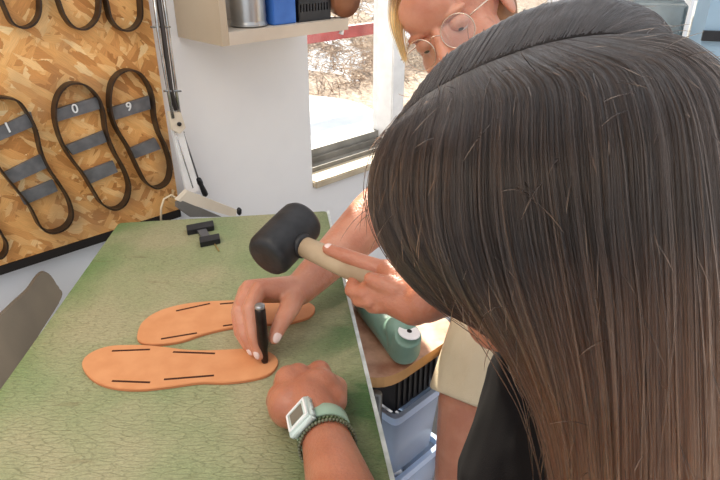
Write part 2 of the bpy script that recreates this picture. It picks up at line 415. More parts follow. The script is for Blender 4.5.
# windows
post = W(393, 100, -.06); ps = post.dot(WD)
def window(name, a, b):
    w = struct(bpy.data.objects.new(name, None)); w.location = WS((a+b)/2, -.07, SILL); sc.collection.objects.link(w)
    bm = bmesh.new(); z0 = SILL+.018
    wbox(bm, a, b, -.115, -.05, z0, z0+.012); wbox(bm, a, b, -.085, -.075, z0, z0+.026)
    obj('window_track', bm, M['frame_dark'], w)
    bm = bmesh.new()
    wbox(bm, a, b, -.110, -.090, z0+.012, z0+.045)
    wbox(bm, a, b, -.110, -.090, HEAD-.05, HEAD)
    obj('window_rail', bm, M['frame'], w)
    bm = bmesh.new(); wbox(bm, a, b, -.102, -.098, z0+.04, HEAD-.04); obj('window_pane', bm, M['glass'], w)
    return w
window('window_1', S0+.003, ps-.028)
window('window_2', ps+.028, 2.15)
window('window_3', 2.21, S1-.003)
bm = bmesh.new(); wbox(bm, ps-.026, ps+.026, -.118, -.04, SILL+.018, HEAD); bevel(bm, .003); struct(obj('trim_2', bm, M['white_frame']))
bm = bmesh.new(); wbox(bm, 2.155, 2.205, -.118, -.04, SILL+.018, HEAD); struct(obj('trim_3', bm, M['white_frame']))

# ------------------------------------------------------------------ OUTSIDE
def ground_h(s, o):                      # o: metres beyond the wall
    z = CZ-.66
    if o > .9: z += (o-.9)*.27
    return z
def out_mat():
    m, n, l, b = newmat('winter_bank'); b.inputs['Roughness'].default_value = .9
    tc = n.new('ShaderNodeTexCoord')
    a = n.new('ShaderNodeTexNoise'); a.inputs['Scale'].default_value = 2.3; a.inputs['Detail'].default_value = 6; l.new(tc.outputs['Object'], a.inputs['Vector'])
    f = n.new('ShaderNodeTexNoise'); f.inputs['Scale'].default_value = 34; f.inputs['Detail'].default_value = 6; f.inputs['Distortion'].default_value = 2; l.new(tc.outputs['Object'], f.inputs['Vector'])
    r = n.new('ShaderNodeValToRGB'); r.color_ramp.elements[0].position = .35; r.color_ramp.elements[0].color = srgb(112, 96, 84); r.color_ramp.elements[1].position = .65; r.color_ramp.elements[1].color = srgb(190, 170, 150)
    l.new(f.outputs[0], r.inputs[0])
    s = n.new('ShaderNodeMapRange'); s.inputs['From Min'].default_value = .54; s.inputs['From Max'].default_value = .58; l.new(a.outputs[0], s.inputs[0])
    mx = n.new('ShaderNodeMixRGB'); l.new(s.outputs[0], mx.inputs[0]); l.new(r.outputs[0], mx.inputs[1]); mx.inputs[2].default_value = srgb(236, 242, 250)
    l.new(mx.outputs[0], b.inputs['Base Color']); return m
M['bank'] = out_mat()
bm = bmesh.new(); NX, NY = 90, 60; grid = []
for j in range(NY+1):
    row = []
    for i in range(NX+1):
        s = -1.0+14*i/NX; o = TH+.002+11*(j/NY)**1.6
        p = WS(s, -o, ground_h(s, o)); p.z += .05*pnoise(p*1.7)*min(1, o)+.015*pnoise(p*7)
        row.append(bm.verts.new(p))
    grid.append(row)
for j in range(NY):
    for i in range(NX): bm.faces.new((grid[j][i], grid[j][i+1], grid[j+1][i+1], grid[j+1][i]))
o = obj('ground_outside', bm, M['bank'], smooth=True); struct(o)
# dry grass, nobody could count it
cur = []
for k in range(9000):
    s = R.uniform(.9, 3.8); o_ = R.uniform(.95, 2.6); p = WS(s, -o_, ground_h(s, o_)-.01)
    q = pnoise(p*1.4)
    if q > .22: continue
    a = R.uniform(0, 6.28); L = R.uniform(.05, .17); d = V((math.cos(a), math.sin(a), R.uniform(.2, 1.1))).normalized()
    c = []
    for t in range(5):
        tt = t/4; c.append(tuple(p+d*L*tt+V((0, 0, -.05*tt*tt))+V((math.sin(a*3), math.cos(a*2), 0))*.02*tt*tt))
    cur.append(c)
bm = bmesh.new()
for c in cur:
    pts = [V(x) for x in c]; dd = (pts[-1]-pts[0]); sd = dd.cross(V((0, 0, 1)))
    sd = (sd.normalized() if sd.length > 1e-4 else V((1, 0, 0)))*.003
    vs_ = [(bm.verts.new(p-sd*(1-i/5)), bm.verts.new(p+sd*(1-i/5)), bm.verts.new(p+V((0, 0, .002)))) for i, p in enumerate(pts)]
    for a, b in zip(vs_, vs_[1:]):
        for k in range(3): bm.faces.new((a[k], a[(k+1) % 3], b[(k+1) % 3], b[k]))
o = obj('dry_grass', bm, mat('straw', srgb(206, 186, 164), srgb(134, 108, 86), 9, .8)); o['kind'] = 'stuff'
tag(o, 'tangled dry straw-coloured grass on the bank outside the window', 'grass')
# snow-covered bench outside, close to the window
t = thing('garden_table', WS(1.2, -.5, CZ-.66), 'snow-covered round table just outside the window, below the straw bank', 'table')
bm = bmesh.new(); lathe(bm, WS(1.20, -.50, CZ-.60), V((0, 0, 1)), [(.30, 0), (.335, .004), (.34, .03), (.32, .05), (.2, .062), (.05, .066)], 48)
obj('snow_cap', bm, M['snow'], t, True)
bm = bmesh.new(); tube(bm, [WS(1.22, -.52, CZ-.72), WS(1.20, -.50, CZ-.60)], .04); obj('leg', bm, M['grey_metal'], t)
# red rail
A = W(300, 44, -.55); B = W(384, 23, -.55); zz = (A.z+B.z)/2; A.z = B.z = zz
bm = bmesh.new(); dR = (B-A).normalized()
A2 = A-dR*.35; B2 = B+dR*.06; box(bm, A2-V((0, 0, .02)), B2-A2, WN*-.035, V((0, 0, .04))); bevel(bm, .003)
rt = thing('garden_rail', A2, 'red painted wooden rail outside the window, in front of the bank', 'rail')
obj('rail_bar', bm, M['red'], rt)
for f_ in (.04, .97):
    bm = bmesh.new(); q = A2.lerp(B2, f_); box(bm, V((q.x-.02, q.y-.02, CZ-.75)), V((.04, 0, 0)), V((0, .04, 0)), V((0, 0, zz-.02-CZ+.75)))
    obj('post', bm, M['red'], rt)

# ------------------------------------------------------------------ OSB BOARD + CUTTING DIES
BT = .018
def osb():
    t = thing('tool_board', W(60, 250, 0), 'orange chipboard panel on the white wall carrying the sole-shaped cutting dies', 'panel')
    a = W(-60, 283, BT); b = W(179, 210, BT); a.z = b.z = (W(0, 265, BT).z+b.z)/2
    c = W(150, 5, BT); sR = (b.dot(WD)+c.dot(WD))/2; z0 = b.z; sL = a.dot(WD)-.5
    bm = bmesh.new(); wbox(bm, sL, sR, .001, BT, z0, CZ+.55); obj('chipboard', bm, M['osb'], t)
    bm = bmesh.new(); wbox(bm, sL, sR, .001, BT+.003, z0-.016, z0-.0005); obj('bottom_trim', bm, M['black_edge'], t)
    return t
osb()
def die(outline, bars, num, label, closed=True):
    off = BT+.002
    pts = [W(x, y, off) for x, y in outline]; cen = sum(pts, V())/len(pts)
    t = thing('cutting_die', cen, label, 'cutting die', 'sole cutting dies on the chipboard')
    sm = catmull(pts, 6, True); n = len(sm)
    bm = bmesh.new(); H = .019; th = .0032
    rows = []
    for i, p in enumerate(sm):
        tg = (sm[(i+1) % n]-sm[i-1]).normalized(); nn = tg.cross(WN)
        if nn.dot(p-cen) > 0: nn = -nn
        rows.append([bm.verts.new(q) for q in (p, p+nn*th, p+nn*th+WN*H, p+WN*H)])
    for i in range(n):
        a, b = rows[i], rows[(i+1) % n]
        for k in range(4): bm.faces.new((a[k], a[(k+1) % 4], b[(k+1) % 4], b[k]))
    obj('steel_rule', bm, M['steel_dark'], t, False)
    for k, (l0, l1, r1, r0) in enumerate(bars):
        q = [W(x, y, off+.009) for x, y in (l0, r0, r1, l1)]
        bm = bmesh.new(); prism(bm, q, -WN*.006); obj('cross_bar', bm, M['grey_bar'], t)
    if num:
        ch, nx, ny, sz = num
        c = bpy.data.curves.new('stamped_number', 'FONT'); c.body = ch; c.size = sz; c.extrude = .0005; c.align_x = 'CENTER'; c.align_y = 'CENTER'; c.offset = .0003
        o = bpy.data.objects.new('number_mark', c)
        rot = Matrix((WD, V((0, 0, 1)), WN)).transposed()
        bx = (W(*bars[0][3], off)-W(*bars[0][0], off)); rl = math.atan2(bx.z, bx.dot(WD))
        o.matrix_world = Matrix.Translation(W(nx, ny, off+.0112)) @ rot.to_4x4() @ Matrix.Rotation(rl*.6, 4, 'Z')
        sc.collection.objects.link(o); c.materials.append(M['white_ink'])
        bpy.context.view_layer.update()
        mw = o.matrix_world.copy(); me = bpy.data.meshes.new_from_object(o); bpy.data.objects.remove(o)
        me.transform(mw); link(bpy.data.objects.new('number_mark', me), t)
    return t
dA = [(2, 95), (16, 99), (26, 112), (34, 128), (39, 149), (46, 165), (57, 181), (67, 198), (70, 214), (63, 226), (49, 231), (37, 225), (27, 206), (14, 189), (0, 172), (-13, 152), (-19, 128), (-16, 105), (-8, 96)]
dB = [(71, 81), (84, 84), (95, 95), (101, 110), (104, 130), (112, 150), (122, 168), (127, 185), (123, 201), (112, 208), (99, 203), (90, 190), (79, 172), (66, 155), (56, 136), (51, 115), (53, 97), (61, 85)]
dC = [(125, 68), (136, 71), (145, 82), (150, 96), (152, 115), (156, 130), (163, 145), (168, 164), (165, 180), (154, 187), (143, 182), (135, 169), (124, 146), (112, 126), (106, 106), (107, 85), (114, 73)]
die(dA, [((-17, 135), (-17, 148), (35, 126), (31, 112)), ((4, 173), (12, 184), (47, 168), (42, 154)), ((19, 194), (25, 205), (58, 191), (53, 180))], ('1', 8, 128, .024), 'large steel sole cutting die marked 1, cut off by the left edge of the picture')
die(dB, [((54, 110), (57, 122), (100, 109), (97, 97)), ((66, 146), (73, 155), (107, 142), (103, 131)), ((84, 172), (90, 184), (118, 172), (113, 161))], ('0', 75, 109, .022), 'steel sole cutting die marked 0, middle of the numbered row')
die(dC, [((108, 109), (112, 121), (151, 109), (149, 96)), ((129, 149), (134, 159), (161, 149), (155, 138))], ('9', 129, 107, .022), 'steel sole cutting die marked 9, nearest to the desk lamp')
def shift(o, dx, dy, k=1.): return [(x*k+dx, y*k+dy) for x, y in o]
die([(38, 4), (34, 21), (22, 28), (9, 23), (1, 8), (-9, -16), (-20, -38), (-26, -62), (-18, -84), (0, -92), (18, -80), (28, -58), (33, -30)], [], None, 'steel sole die in the top row, leftmost, only its rounded heel in view')
die([(97, 3), (94, 19), (83, 29), (70, 27), (60, 15), (53, -3), (42, -25), (36, -50), (42, -76), (60, -84), (78, -72), (88, -48), (94, -22)], [], None, 'steel sole die in the top row, middle one, above the die marked 0')
die([(138, 0), (138, 18), (130, 29), (118, 30), (107, 19), (102, 0), (94, -24), (90, -48), (95, -72), (112, -80), (128, -68), (134, -46), (137, -22)], [], None, 'steel sole die in the top row, right one, above the die marked 9')
die([(0, 231), (5, 240), (4, 250), (-3, 256), (-16, 252), (-28, 236), (-38, 214), (-44, 190), (-36, 180), (-22, 192), (-10, 214)], [], None, 'lowest steel sole die at the left picture edge, only its tip in view')

# ------------------------------------------------------------------ WALL SHELF with its goods
zb = W(168, 38, 0).z; sA = (W(168, 38, 0).dot(WD)+G(232, 45, zb).dot(WD))/2; DEP = .155
sB = G(345, 29, zb).dot(WD)+.0
t = thing('wall_shelf', WS(sA, .08, zb), 'open beige shelf unit mounted high on the white wall beside the window', 'shelf')
bm = bmesh.new(); wbox(bm, sA, sA+.014, .001, DEP, zb, zb+.34); obj('side_panel', bm, M['cabinet_side'], t)
bm = bmesh.new(); wbox(bm, sA+.0145, sB, .001, DEP, zb, zb+.022); obj('bottom_board', bm, M['cabinet'], t)
bm = bmesh.new(); wbox(bm, sA+.0145, sB, .001, .006, zb+.0225, zb+.32); obj('back_panel', bm, M['cabinet'], t)
bm = bmesh.new(); wbox(bm, sA+.0145, sB, .001, DEP, zb+.322, zb+.34); obj('top_board', bm, M['cabinet'], t)
zs = zb+.0225
def on_shelf(px, off):                  # s coordinate of the picture column px at shelf height, off in front of the wall
    r = ray(px, 25); q = V((0, 0, CZ))+r*(-(D0-off)/r.dot(WN)); return q.dot(WD)
c = WS(on_shelf(250, .115), .112, zs)
t = thing('tin_can', c, 'ribbed silver tin can standing on the wall shelf', 'can')
bm = bmesh.new(); prof = [(.030, 0), (.0335, .002), (.0335, .006), (.0320, .008)]
for k in range(12): prof += [(.0320+(.0006 if k % 2 else 0), .012+k*.007)]
prof += [(.0335, .100), (.034, .104), (.0325, .106), (.0318, .104), (.0315, .02), (.001, .018)]
lathe(bm, c, V((0, 0, 1)), prof, 40); obj('tin_body', bm, M['can'], t, True)
bm = bmesh.new(); ct = [c+V((math.cos(a)*.0335, math.sin(a)*.0335, .003)) for a in [2*math.pi*k/40 for k in range(40)]]
tube(bm, ct, .0014, 6, True); obj('bottom_rim', bm, M['can'], t, True)
s0, s1 = on_shelf(273.5, .14), on_shelf(296, .14)
t = thing('card_box', WS((s0+s1)/2, .11, zs), 'bright blue cardboard box between the tin can and the black basket', 'box')
bm = bmesh.new(); wbox(bm, s0, s1, .08, .142, zs, zs+.085); bevel(bm, .0015); obj('carton', bm, M['blue'], t)
bm = bmesh.new(); wbox(bm, s0+.002, s1-.002, .082, .140, zs+.0855, zs+.088); obj('box_flap', bm, mat('blue_dark', srgb(40, 84, 150)), t)
s0, s1 = on_shelf(299, .14), on_shelf(331, .14)
t = thing('plastic_basket', WS((s0+s1)/2, .1, zs), 'small black slotted plastic basket on the wall shelf', 'basket')
bm = bmesh.new()
wbox(bm, s0, s1, .05, .14, zs, zs+.004); wbox(bm, s0, s0+.003, .05, .14, zs+.004, zs+.05); wbox(bm, s1-.003, s1, .05, .14, zs+.004, zs+.05)
wbox(bm, s0, s1, .05, .053, zs+.004, zs+.05); wbox(bm, s0, s1, .137, .14, zs+.004, zs+.018); wbox(bm, s0, s1, .137, .14, zs+.032, zs+.05)
nb = 11
for k in range(nb):
    a = s0+(s1-s0)*k/nb; wbox(bm, a, a+(s1-s0)/nb*.55, .137, .14, zs+.018, zs+.032)
obj('basket_body', bm, M['black_plastic'], t)
bm = bmesh.new(); wbox(bm, s0-.001, s1+.001, .1402, .144, zs+.046, zs+.052); obj('basket_rim', bm, M['black_plastic'], t)
for k in range(5):
    bm = bmesh.new(); a = s0+.012+k*(s1-s0-.024)/4; q = WS(a, .095, zs+.006)
    boxc(bm, q+V((0, 0, .028)), WD*.005, WN*.03, V((0, 0, .026))); bevel(bm, .002)
    x = obj('leather_scrap', bm, mat('scrap%d' % k, srgb(*[(120, 88, 62), (176, 170, 160), (92, 84, 80), (150, 120, 90), (186, 182, 176)][k])))
    tag(x, ['brown scrap at the left end inside the black basket', 'pale grey scrap, second from the left inside the black basket', 'dark grey scrap in the middle of the black basket', 'tan scrap, second from the right inside the black basket', 'whitish scrap at the right end inside the black basket'][k], 'leather scrap', 'scraps in the black basket')
# brown leather disc leaning at the shelf end
cc = W(348, 2, .155); sdir = WD
t = thing('leather_roll', cc, 'round brown leather piece leaning out over the right end of the wall shelf', 'leather')
bm = bmesh.new(); ax = (WN*.8-WD*.1+V((0, 0, -.15))).normalized(); lathe(bm, cc-ax*.05, ax, [(.02, 0), (.0315, .003), (.0325, .01), (.0325, .044), (.031, .05), (.01, .051)], 40)
obj('leather_body', bm, M['brown_leather'], t, True)
bm = bmesh.new(); tube(bm, [W(342, 23, .15), W(343, 28, .15), W(341, 34, .15)], [.004, .003, .005], 8); obj('white_tag', bm, M['white_ink'], t)

# ------------------------------------------------------------------ SPRING-ARM LAMP at the wall
t = thing('spring_arm_lamp', W(205, 213, .05), 'steel spring-arm work lamp clamped between the chipboard and the table', 'lamp')
def wtube(name, pts, r, m, n=8, par=t):
    bm = bmesh.new(); tube(bm, [W(x, y, o) for x, y, o in pts], r, n); return obj(name, bm, m, par, True)
wtube('arm_tube', [(153, -12, .07), (158, 30, .07), (168, 90, .065), (173, 118, .06)], .0032, M['steel'])
wtube('arm_tube', [(162, -12, .06), (168, 30, .06), (176, 90, .06), (180, 118, .055)], .0032, M['steel'])
wtube('tension_spring', [(157, -10, .066), (163, 30, .066), (171, 90, .062), (176, 110, .058)], .0045, M['cable_dark'])
bm = bmesh.new(); tube(bm, [W(151, 27, .07), W(170, 27, .06)], .002, 8); obj('cross_pin', bm, M['steel'], t)
bm = bmesh.new(); tube(bm, [W(164, 91, .067), W(181, 91, .06)], .002, 8); obj('cross_pin', bm, M['steel'], t)
# joint plate
bm = bmesh.new(); q = [W(x, y, .06) for x, y in ((169, 112), (181, 112), (186, 128), (180, 134), (172, 130))]; prism(bm, q, -WN*.01); bevel(bm, .001); obj('joint_bracket', bm, M['white_metal'], t)
bm = bmesh.new(); q = W(179, 124, .061); lathe(bm, q, WN, [(.004, 0), (.004, .003), (.002, .004)], 16); obj('joint_screw', bm, M['black_plastic'], t)
# upright post
bm = bmesh.new(); q = [W(x, y, .05) for x, y in ((172, 128), (183, 130), (199, 190), (188, 196))]; prism(bm, q, -WN*.008); obj('upright_plate', bm, M['white_frame'], t)
wtube('guide_rod', [(174, 128, .055), (193, 188, .055)], .0012, M['steel'], 6)
# clamp arm: cream channel lying down to the table edge
bm = bmesh.new()
q = [W(x, y, .075) for x, y in ((178, 201), (188, 191), (237, 210), (236, 216), (230, 216))]; prism(bm, q, -WN*.014); obj('clamp_arm', bm, M['white_metal'], t)
bm = bmesh.new(); q = [W(x, y, .0765) for x, y in ((178, 203), (183, 201), (222, 217), (190, 217), (178, 208))]; prism(bm, q, -WN*.012); obj('clamp_side', bm, M['grey_metal'], t)
wtube('power_cord', [(161, 222, .06), (161, 208, .06), (164, 199, .06), (171, 195, .06), (178, 199, .06), (183, 205, .055)], .0022, M['cable'])
bm = bmesh.new(); q = W(239, 210, .06); lathe(bm, q, V((0, 0, 1)), [(.002, -.012), (.005, -.008), (.006, 0), (.003, .005), (.001, .006)], 14); obj('clamp_knob', bm, M['black_plastic'], t, True)
# screwdriver hanging beside it
a, b_, e = W(183, 132, .03), W(198, 178, .03), W(206, 196, .03)
t = thing('screwdriver', e, 'thin screwdriver with a black handle hanging handle-down on the white wall', 'screwdriver')
bm = bmesh.new(); tube(bm, [a, b_], .0017, 8); obj('shaft', bm, M['tool_steel'], t, True)
bm = bmesh.new(); dd = e-b_; lathe(bm, b_, dd, [(.003, 0), (.0055, .003), (.0062, .012), (.0048, .018), (.0062, dd.length*.75), (.006, dd.length*.93), (.003, dd.length)], 12); obj('grip', bm, M['black_plastic'], t, True)
bm = bmesh.new(); tube(bm, [a+WN*-.028, a+WN*.004], .0016, 8); x = obj('wall_nail', bm, M['tool_steel']); tag(x, 'small nail in the wall that the screwdriver hangs from', 'nail')

# ------------------------------------------------------------------ WORK TABLE
TZ = .80
BL, BR = G(119, 223, TZ), G(329, 211, TZ); RB = G(395, 480, TZ); LB = G(0, 390, TZ)
RF = RB+(RB-BR)*(.34/ (RB-BR).length); LF = LB+(LB-BL)*((LB.y-RF.y)/(BL.y-LB.y))
t = thing('work_table', ((BL+BR+LF+RF)/4).xy.to_3d(), 'workbench with a worn green crackled top, beneath the leather insoles', 'table')
def rounded(poly, r, k=5):
    out = []; n = len(poly)
    for i in range(n):
        p, a, b = poly[i], poly[i-1], poly[(i+1) % n]
        u = (a-p).normalized()*r; v = (b-p).normalized()*r
        for j in range(k+1):
            s = j/k; out.append((p+u)*(1-s)**2+p*2*s*(1-s)+(p+v)*s*s)
    return out
inset = (BR-BL).normalized()*.005
poly = rounded([BL, BR-inset, RF-inset, LF], .008)
bm = bmesh.new(); prism(bm, [p-V((0, 0, .022)) for p in poly], V((0, 0, .022))); obj('table_top', bm, M['table'], t)
bm = bmesh.new(); prism(bm, [p-V((0, 0, .024)) for p in (BR-inset*.97, BR, RF, RF-inset*.97)], V((0, 0, .0245))); obj('edge_strip', bm, M['table_edge'], t)
bm = bmesh.new(); ins = [BL.lerp((BL+RF)/2, .06), BR.lerp((BR+LF)/2, .06), RF.lerp((RF+BL)/2, .06), LF.lerp((LF+BR)/2, .06)]
prism(bm, [V((p.x, p.y, TZ-.07)) for p in ins], V((0, 0, .0475))); obj('apron', bm, M['table_side'], t)
for p in ins:
    q = p.lerp(sum(ins, V())/4, .08); bm = bmesh.new(); box(bm, V((q.x-.02, q.y-.02, 0)), V((.04, 0, 0)), V((0, .04, 0)), V((0, 0, TZ-.0705))); obj('leg', bm, M['leg_metal'], t)

# ------------------------------------------------------------------ INSOLES
def insole(out, slots, label, z=TZ):
    pts = catmull([G(x, y, z+.0045) for x, y in out], 6, True)
    c = sum(pts, V())/len(pts); t = thing('leather_insole', V((c.x, c.y, z)), label, 'insole', 'cut leather insoles on the green table')
    bm = bmesh.new(); fs = prism(bm, [p-V((0, 0, .004)) for p in pts], V((0, 0, .004)))
    for f in fs[2:]: f.material_index = 1
    bmesh.ops.recalc_face_normals(bm, faces=bm.faces)
    ed = [e for e in bm.edges if all(v.co.z > z+.004 for v in e.verts)]
    bmesh.ops.bevel(bm, geom=ed, offset=.0008, segments=2, affect='EDGES')
    obj('leather_sheet', bm, [M['insole'], M['insole_edge']], t)
    for (x0, y0, x1, y1) in slots:
        a, b = G(x0, y0, z+.0045), G(x1, y1, z+.0045); d = (b-a).normalized(); s = d.cross(V((0, 0, 1)))*.0015
        bm = bmesh.new(); prism(bm, [a-s-V((0, 0, .001)), b-s-V((0, 0, .001)), b+s-V((0, 0, .001)), a+s-V((0, 0, .001))], V((0, 0, .0013))); obj('strap_slot', bm, M['slot'], t)
insole([(82, 365), (88, 354), (108, 346), (136, 344.5), (160, 346), (184, 349), (205, 350), (230, 349), (256, 348), (272, 353), (278, 362), (270, 373), (252, 379), (226, 382), (200, 382), (170, 386), (140, 389), (112, 387), (92, 379)],
       [(112, 351, 150, 349.5), (173, 352, 215, 353.5), (112, 381, 150, 382.5), (164, 379.5, 214, 375.5)], 'tan leather insole nearest the camera, under the steel punch')
insole([(137, 336), (142, 322), (158, 311), (182, 304), (208, 301), (235, 300), (262, 300), (290, 300), (308, 302), (315, 308), (308, 317), (285, 323), (255, 324), (232, 327), (205, 333), (180, 341), (155, 344), (141, 342)],
       [(176, 311, 210, 303.5), (220, 304, 250, 301.5), (161, 339, 197, 333), (223, 326, 250, 322)], 'tan leather insole lying behind the other one, further from the camera')

# ------------------------------------------------------------------ PUNCH + MALLET
pb = G(265, 362, TZ+.0047)
t = thing('hand_punch', pb, 'short dark steel punch held upright on the near insole', 'punch')
lean = V((-.0005, .001, .084)); bm = bmesh.new(); lathe(bm, pb, lean, [(.0035, 0), (.0045, .003), (.0048, .02), (.0066, .028), (.0066, .077), (.006, .079)], 20); obj('punch_body', bm, M['punch'], t, True)
bm = bmesh.new(); lathe(bm, pb+lean.normalized()*.0792, lean, [(.0055, 0), (.0062, .001), (.0062, .004), (.005, .005)], 20); obj('struck_end', bm, M['punch_top'], t, True)

h0 = P(267, 257, .690); h1 = P(303, 220, .735); hc = (h0+h1)/2
h_out = P(395, 289, .628)
t = thing('rubber_mallet', hc, 'black rubber mallet with a pale wooden handle held above the punch', 'mallet')
ax = (h1-h0); L = ax.length+.006; Rm = .0285
bm = bmesh.new(); prof = [(.004, 0), (Rm*.72, 0), (Rm*.88, .002), (Rm*.97, .007), (Rm*.985, .012), (Rm, L*.5), (Rm*.985, L-.012), (Rm*.97, L-.007), (Rm*.88, L-.002), (Rm*.72, L), (.004, L)]
lathe(bm, h0-ax.normalized()*.003, ax, prof, 48); obj('mallet_head', bm, M['rubber'], t, True)
bm = bmesh.new(); hd = (h_out-hc); s_ = hd.normalized()
tube(bm, [hc, hc+hd*.25, hc+hd*.5, hc+hd*.75, h_out], [.0115, .0125, .0132, .0128, .0125], 20); obj('handle', bm, M['handle'], t, True)
bm = bmesh.new(); lathe(bm, hc+s_*(Rm-.006), s_, [(.0125, 0), (.0155, .003), (.0145, .009), (.0105, .010)], 24); obj('rubber_collar', bm, M['rubber'], t, True)

# small black clamp tool on the table
a = G(205, 232, TZ)
t = thing('small_clamp', a, 'small black metal bracket tool lying near the back of the green table', 'tool')
def tb(name, pts, z0, h):
    bm = bmesh.new(); prism(bm, [V((*G(x, y, TZ+z0+h).xy, TZ+z0)) for x, y in pts], V((0, 0, h))); bevel(bm, .0008); obj(name, bm, M['black_plastic'], t)
tb('back_jaw', [(186, 225), (213, 220), (214, 226), (187, 231)], .0005, .009)
tb('front_jaw', [(199, 237), (219, 233), (220, 239), (200, 243)], .0005, .009)
bm = bmesh.new(); prism(bm, [V((*G(x, y, TZ+.006).xy, TZ+.002)) for x, y in ((197, 231), (206, 229), (210, 236), (202, 238))], V((0, 0, .006))); obj('link_bar', bm, M['tool_steel'], t)
bm = bmesh.new(); tube(bm, [G(214, 243, TZ+.0015), G(219, 251, TZ+.0015)], .0012, 6); o = obj('brass_pin', bm, mat('brass', srgb(190, 160, 100), metal=.6)); tag(o, 'tiny brass pin on the table beside the black bracket tool', 'pin')

# ------------------------------------------------------------------ CHAIR at the left
t = thing('wooden_chair', V((-.63, .72, 0)), 'dark weathered wooden chair whose back shows beyond the table left edge', 'chair')
outl = [(62, 297), (58, 287), (52, 277), (46, 272), (40, 274), (33, 283), (27, 291), (15, 302), (0, 316), (-25, 338), (-60, 372), (-60, 440), (-20, 408), (0, 392), (20, 366), (42, 330)]
e0 = G(47, 273, TZ-.035); 
pl_n = V((.62, -.70, .28)).normalized()
def PL(x, y):
    r = ray(x, y); return V((0, 0, CZ))+r*((e0-V((0, 0, CZ))).dot(pl_n)/r.dot(pl_n))
pts = catmull([PL(x, y) for x, y in outl], 4, True)
bm = bmesh.new(); prism(bm, pts, -pl_n*.018); bevel(bm, .0025, 2); obj('backrest', bm, M['grey_wood'], t)
ctr = sum(pts, V())/len(pts)
seatc = V((ctr.x-.02, ctr.y-.04, .46))
zmin = min(p.z for p in pts)
side = V((.70, .62, 0)).normalized(); fw = V((side.y, -side.x, 0))
bk = V((ctr.x, ctr.y, 0))
bm = bmesh.new(); boxc(bm, V((bk.x, bk.y, .45))+fw*.16, side*.17, fw*.17, V((0, 0, .012))); bevel(bm, .008); obj('seat', bm, M['grey_wood'], t)
for sx in (-1, 1):
    q = bk+side*.13*sx
    bm = bmesh.new(); tube(bm, [V((q.x, q.y, .46)), V((q.x, q.y, zmin+.10))-pl_n*.012], .012, 8); obj('back_post', bm, M['grey_wood'], t)
    for fy in (.03, .29):
        q2 = q+fw*fy; bm = bmesh.new(); tube(bm, [V((q2.x, q2.y, .438)), V((q2.x, q2.y, 0.0))], [.016, .012], 10); obj('leg', bm, M['grey_wood'], t)

# ------------------------------------------------------------------ SIDE STAND with the green last, bins below
BZ = CZ-.55
corner = G(377, 388, BZ)
poly = [corner, corner+WD*.20, corner+WD*.20-WN*.26, corner-WN*.26]
# corner points: front edge runs along WD, depth along -WN
def rnd2(poly, r):
    return rounded(poly, r, 8)
pp = rnd2(poly, .06)
t = thing('side_stand', V((poly[0]+poly[2])/2).xy.to_3d(), 'low stand with a stained plywood top carrying the green shoe last', 'stand')
bm = bmesh.new(); fs = prism(bm, [p-V((0, 0, .018)) for p in pp], V((0, 0, .018)))
for f in fs[2:]: f.material_index = 1
obj('stand_top', bm, [M['board_ply'], M['board_rim']], t)
cen = sum(poly, V())/4
for p in poly:
    q = p.lerp(cen, .06); bm = bmesh.new(); tube(bm, [V((q.x, q.y, BZ-.0185)), V((q.x, q.y, 0))], .009, 10)
    obj('leg', bm, M['leg_metal'], t, True)
# translucent bins stacked under it
def bin_(z0, z1, label, grow=0):
    c0 = V((*G(400, 418, CZ-.665).xy, 0)); fx = WD; fy = -WN
    t = thing('storage_bin', c0+fx*.07+fy*.08+V((0, 0, z0)), label, 'storage bin', 'translucent plastic bins under the stand')
    a, b = .125+grow, .17
    o0 = c0-fx*.01
    def loop(ins, z): return [V((q.x, q.y, z)) for q in rounded([o0+fx*ins+fy*ins, o0+fx*(a-ins)+fy*ins, o0+fx*(a-ins)+fy*(b-ins), o0+fx*ins+fy*(b-ins)], .014, 4)]
    bm = bmesh.new(); lo, li = [], []
    rows = [loop(.012, z0), loop(.004, z1-.012), loop(.006, z1-.012), loop(.014, z0+.003)]
    vr = [[bm.verts.new(p) for p in r] for r in rows]; n = len(vr[0])
    for a_, b_ in zip(vr, vr[1:]):
        for k in range(n): bm.faces.new((a_[k], a_[(k+1) % n], b_[(k+1) % n], b_[k]))
    bm.faces.new(vr[0]); bm.faces.new(vr[-1][::-1])
    obj('bin_body', bm, M['bin'], t, True)
    bm = bmesh.new(); r0, r1, r2, r3 = loop(0, z1-.014), loop(0, z1), loop(.008, z1), loop(.008, z1-.014)
    vr = [[bm.verts.new(p) for p in r] for r in (r0, r1, r2, r3)]
    for i in range(4):
        a_, b_ = vr[i], vr[(i+1) % 4]
        for k in range(n): bm.faces.new((a_[k], a_[(k+1) % n], b_[(k+1) % n], b_[k]))
    obj('bin_rim', bm, M['bin_lid'], t)
    # dim contents
    cc = o0+fx*a/2+fy*b/2; st = organic('bin_contents', [('e', cc+V((dx, dy, z0+.04)), (.026, .026, .035)) for dx, dy in ((-.02, -.02), (.02, -.02), (0, .03), (.0, .0), (-.02, .03))], M['bin_stuff'], None, .004, 2)
    st['kind'] = 'stuff'; tag(st, 'grey scraps showing through the '+('upper' if 'upper' in label else 'lower')+' translucent bin', 'scraps')
    return o0, fx, fy, a, b
zt = CZ-.665
u = bin_(zt-.135, zt, 'upper translucent bluish plastic bin with a black crate on it')
bin_(zt-.275, zt-.140, 'lower translucent bluish plastic bin under the other bin', .012)
for k, z in enumerate((0, )):
    pass
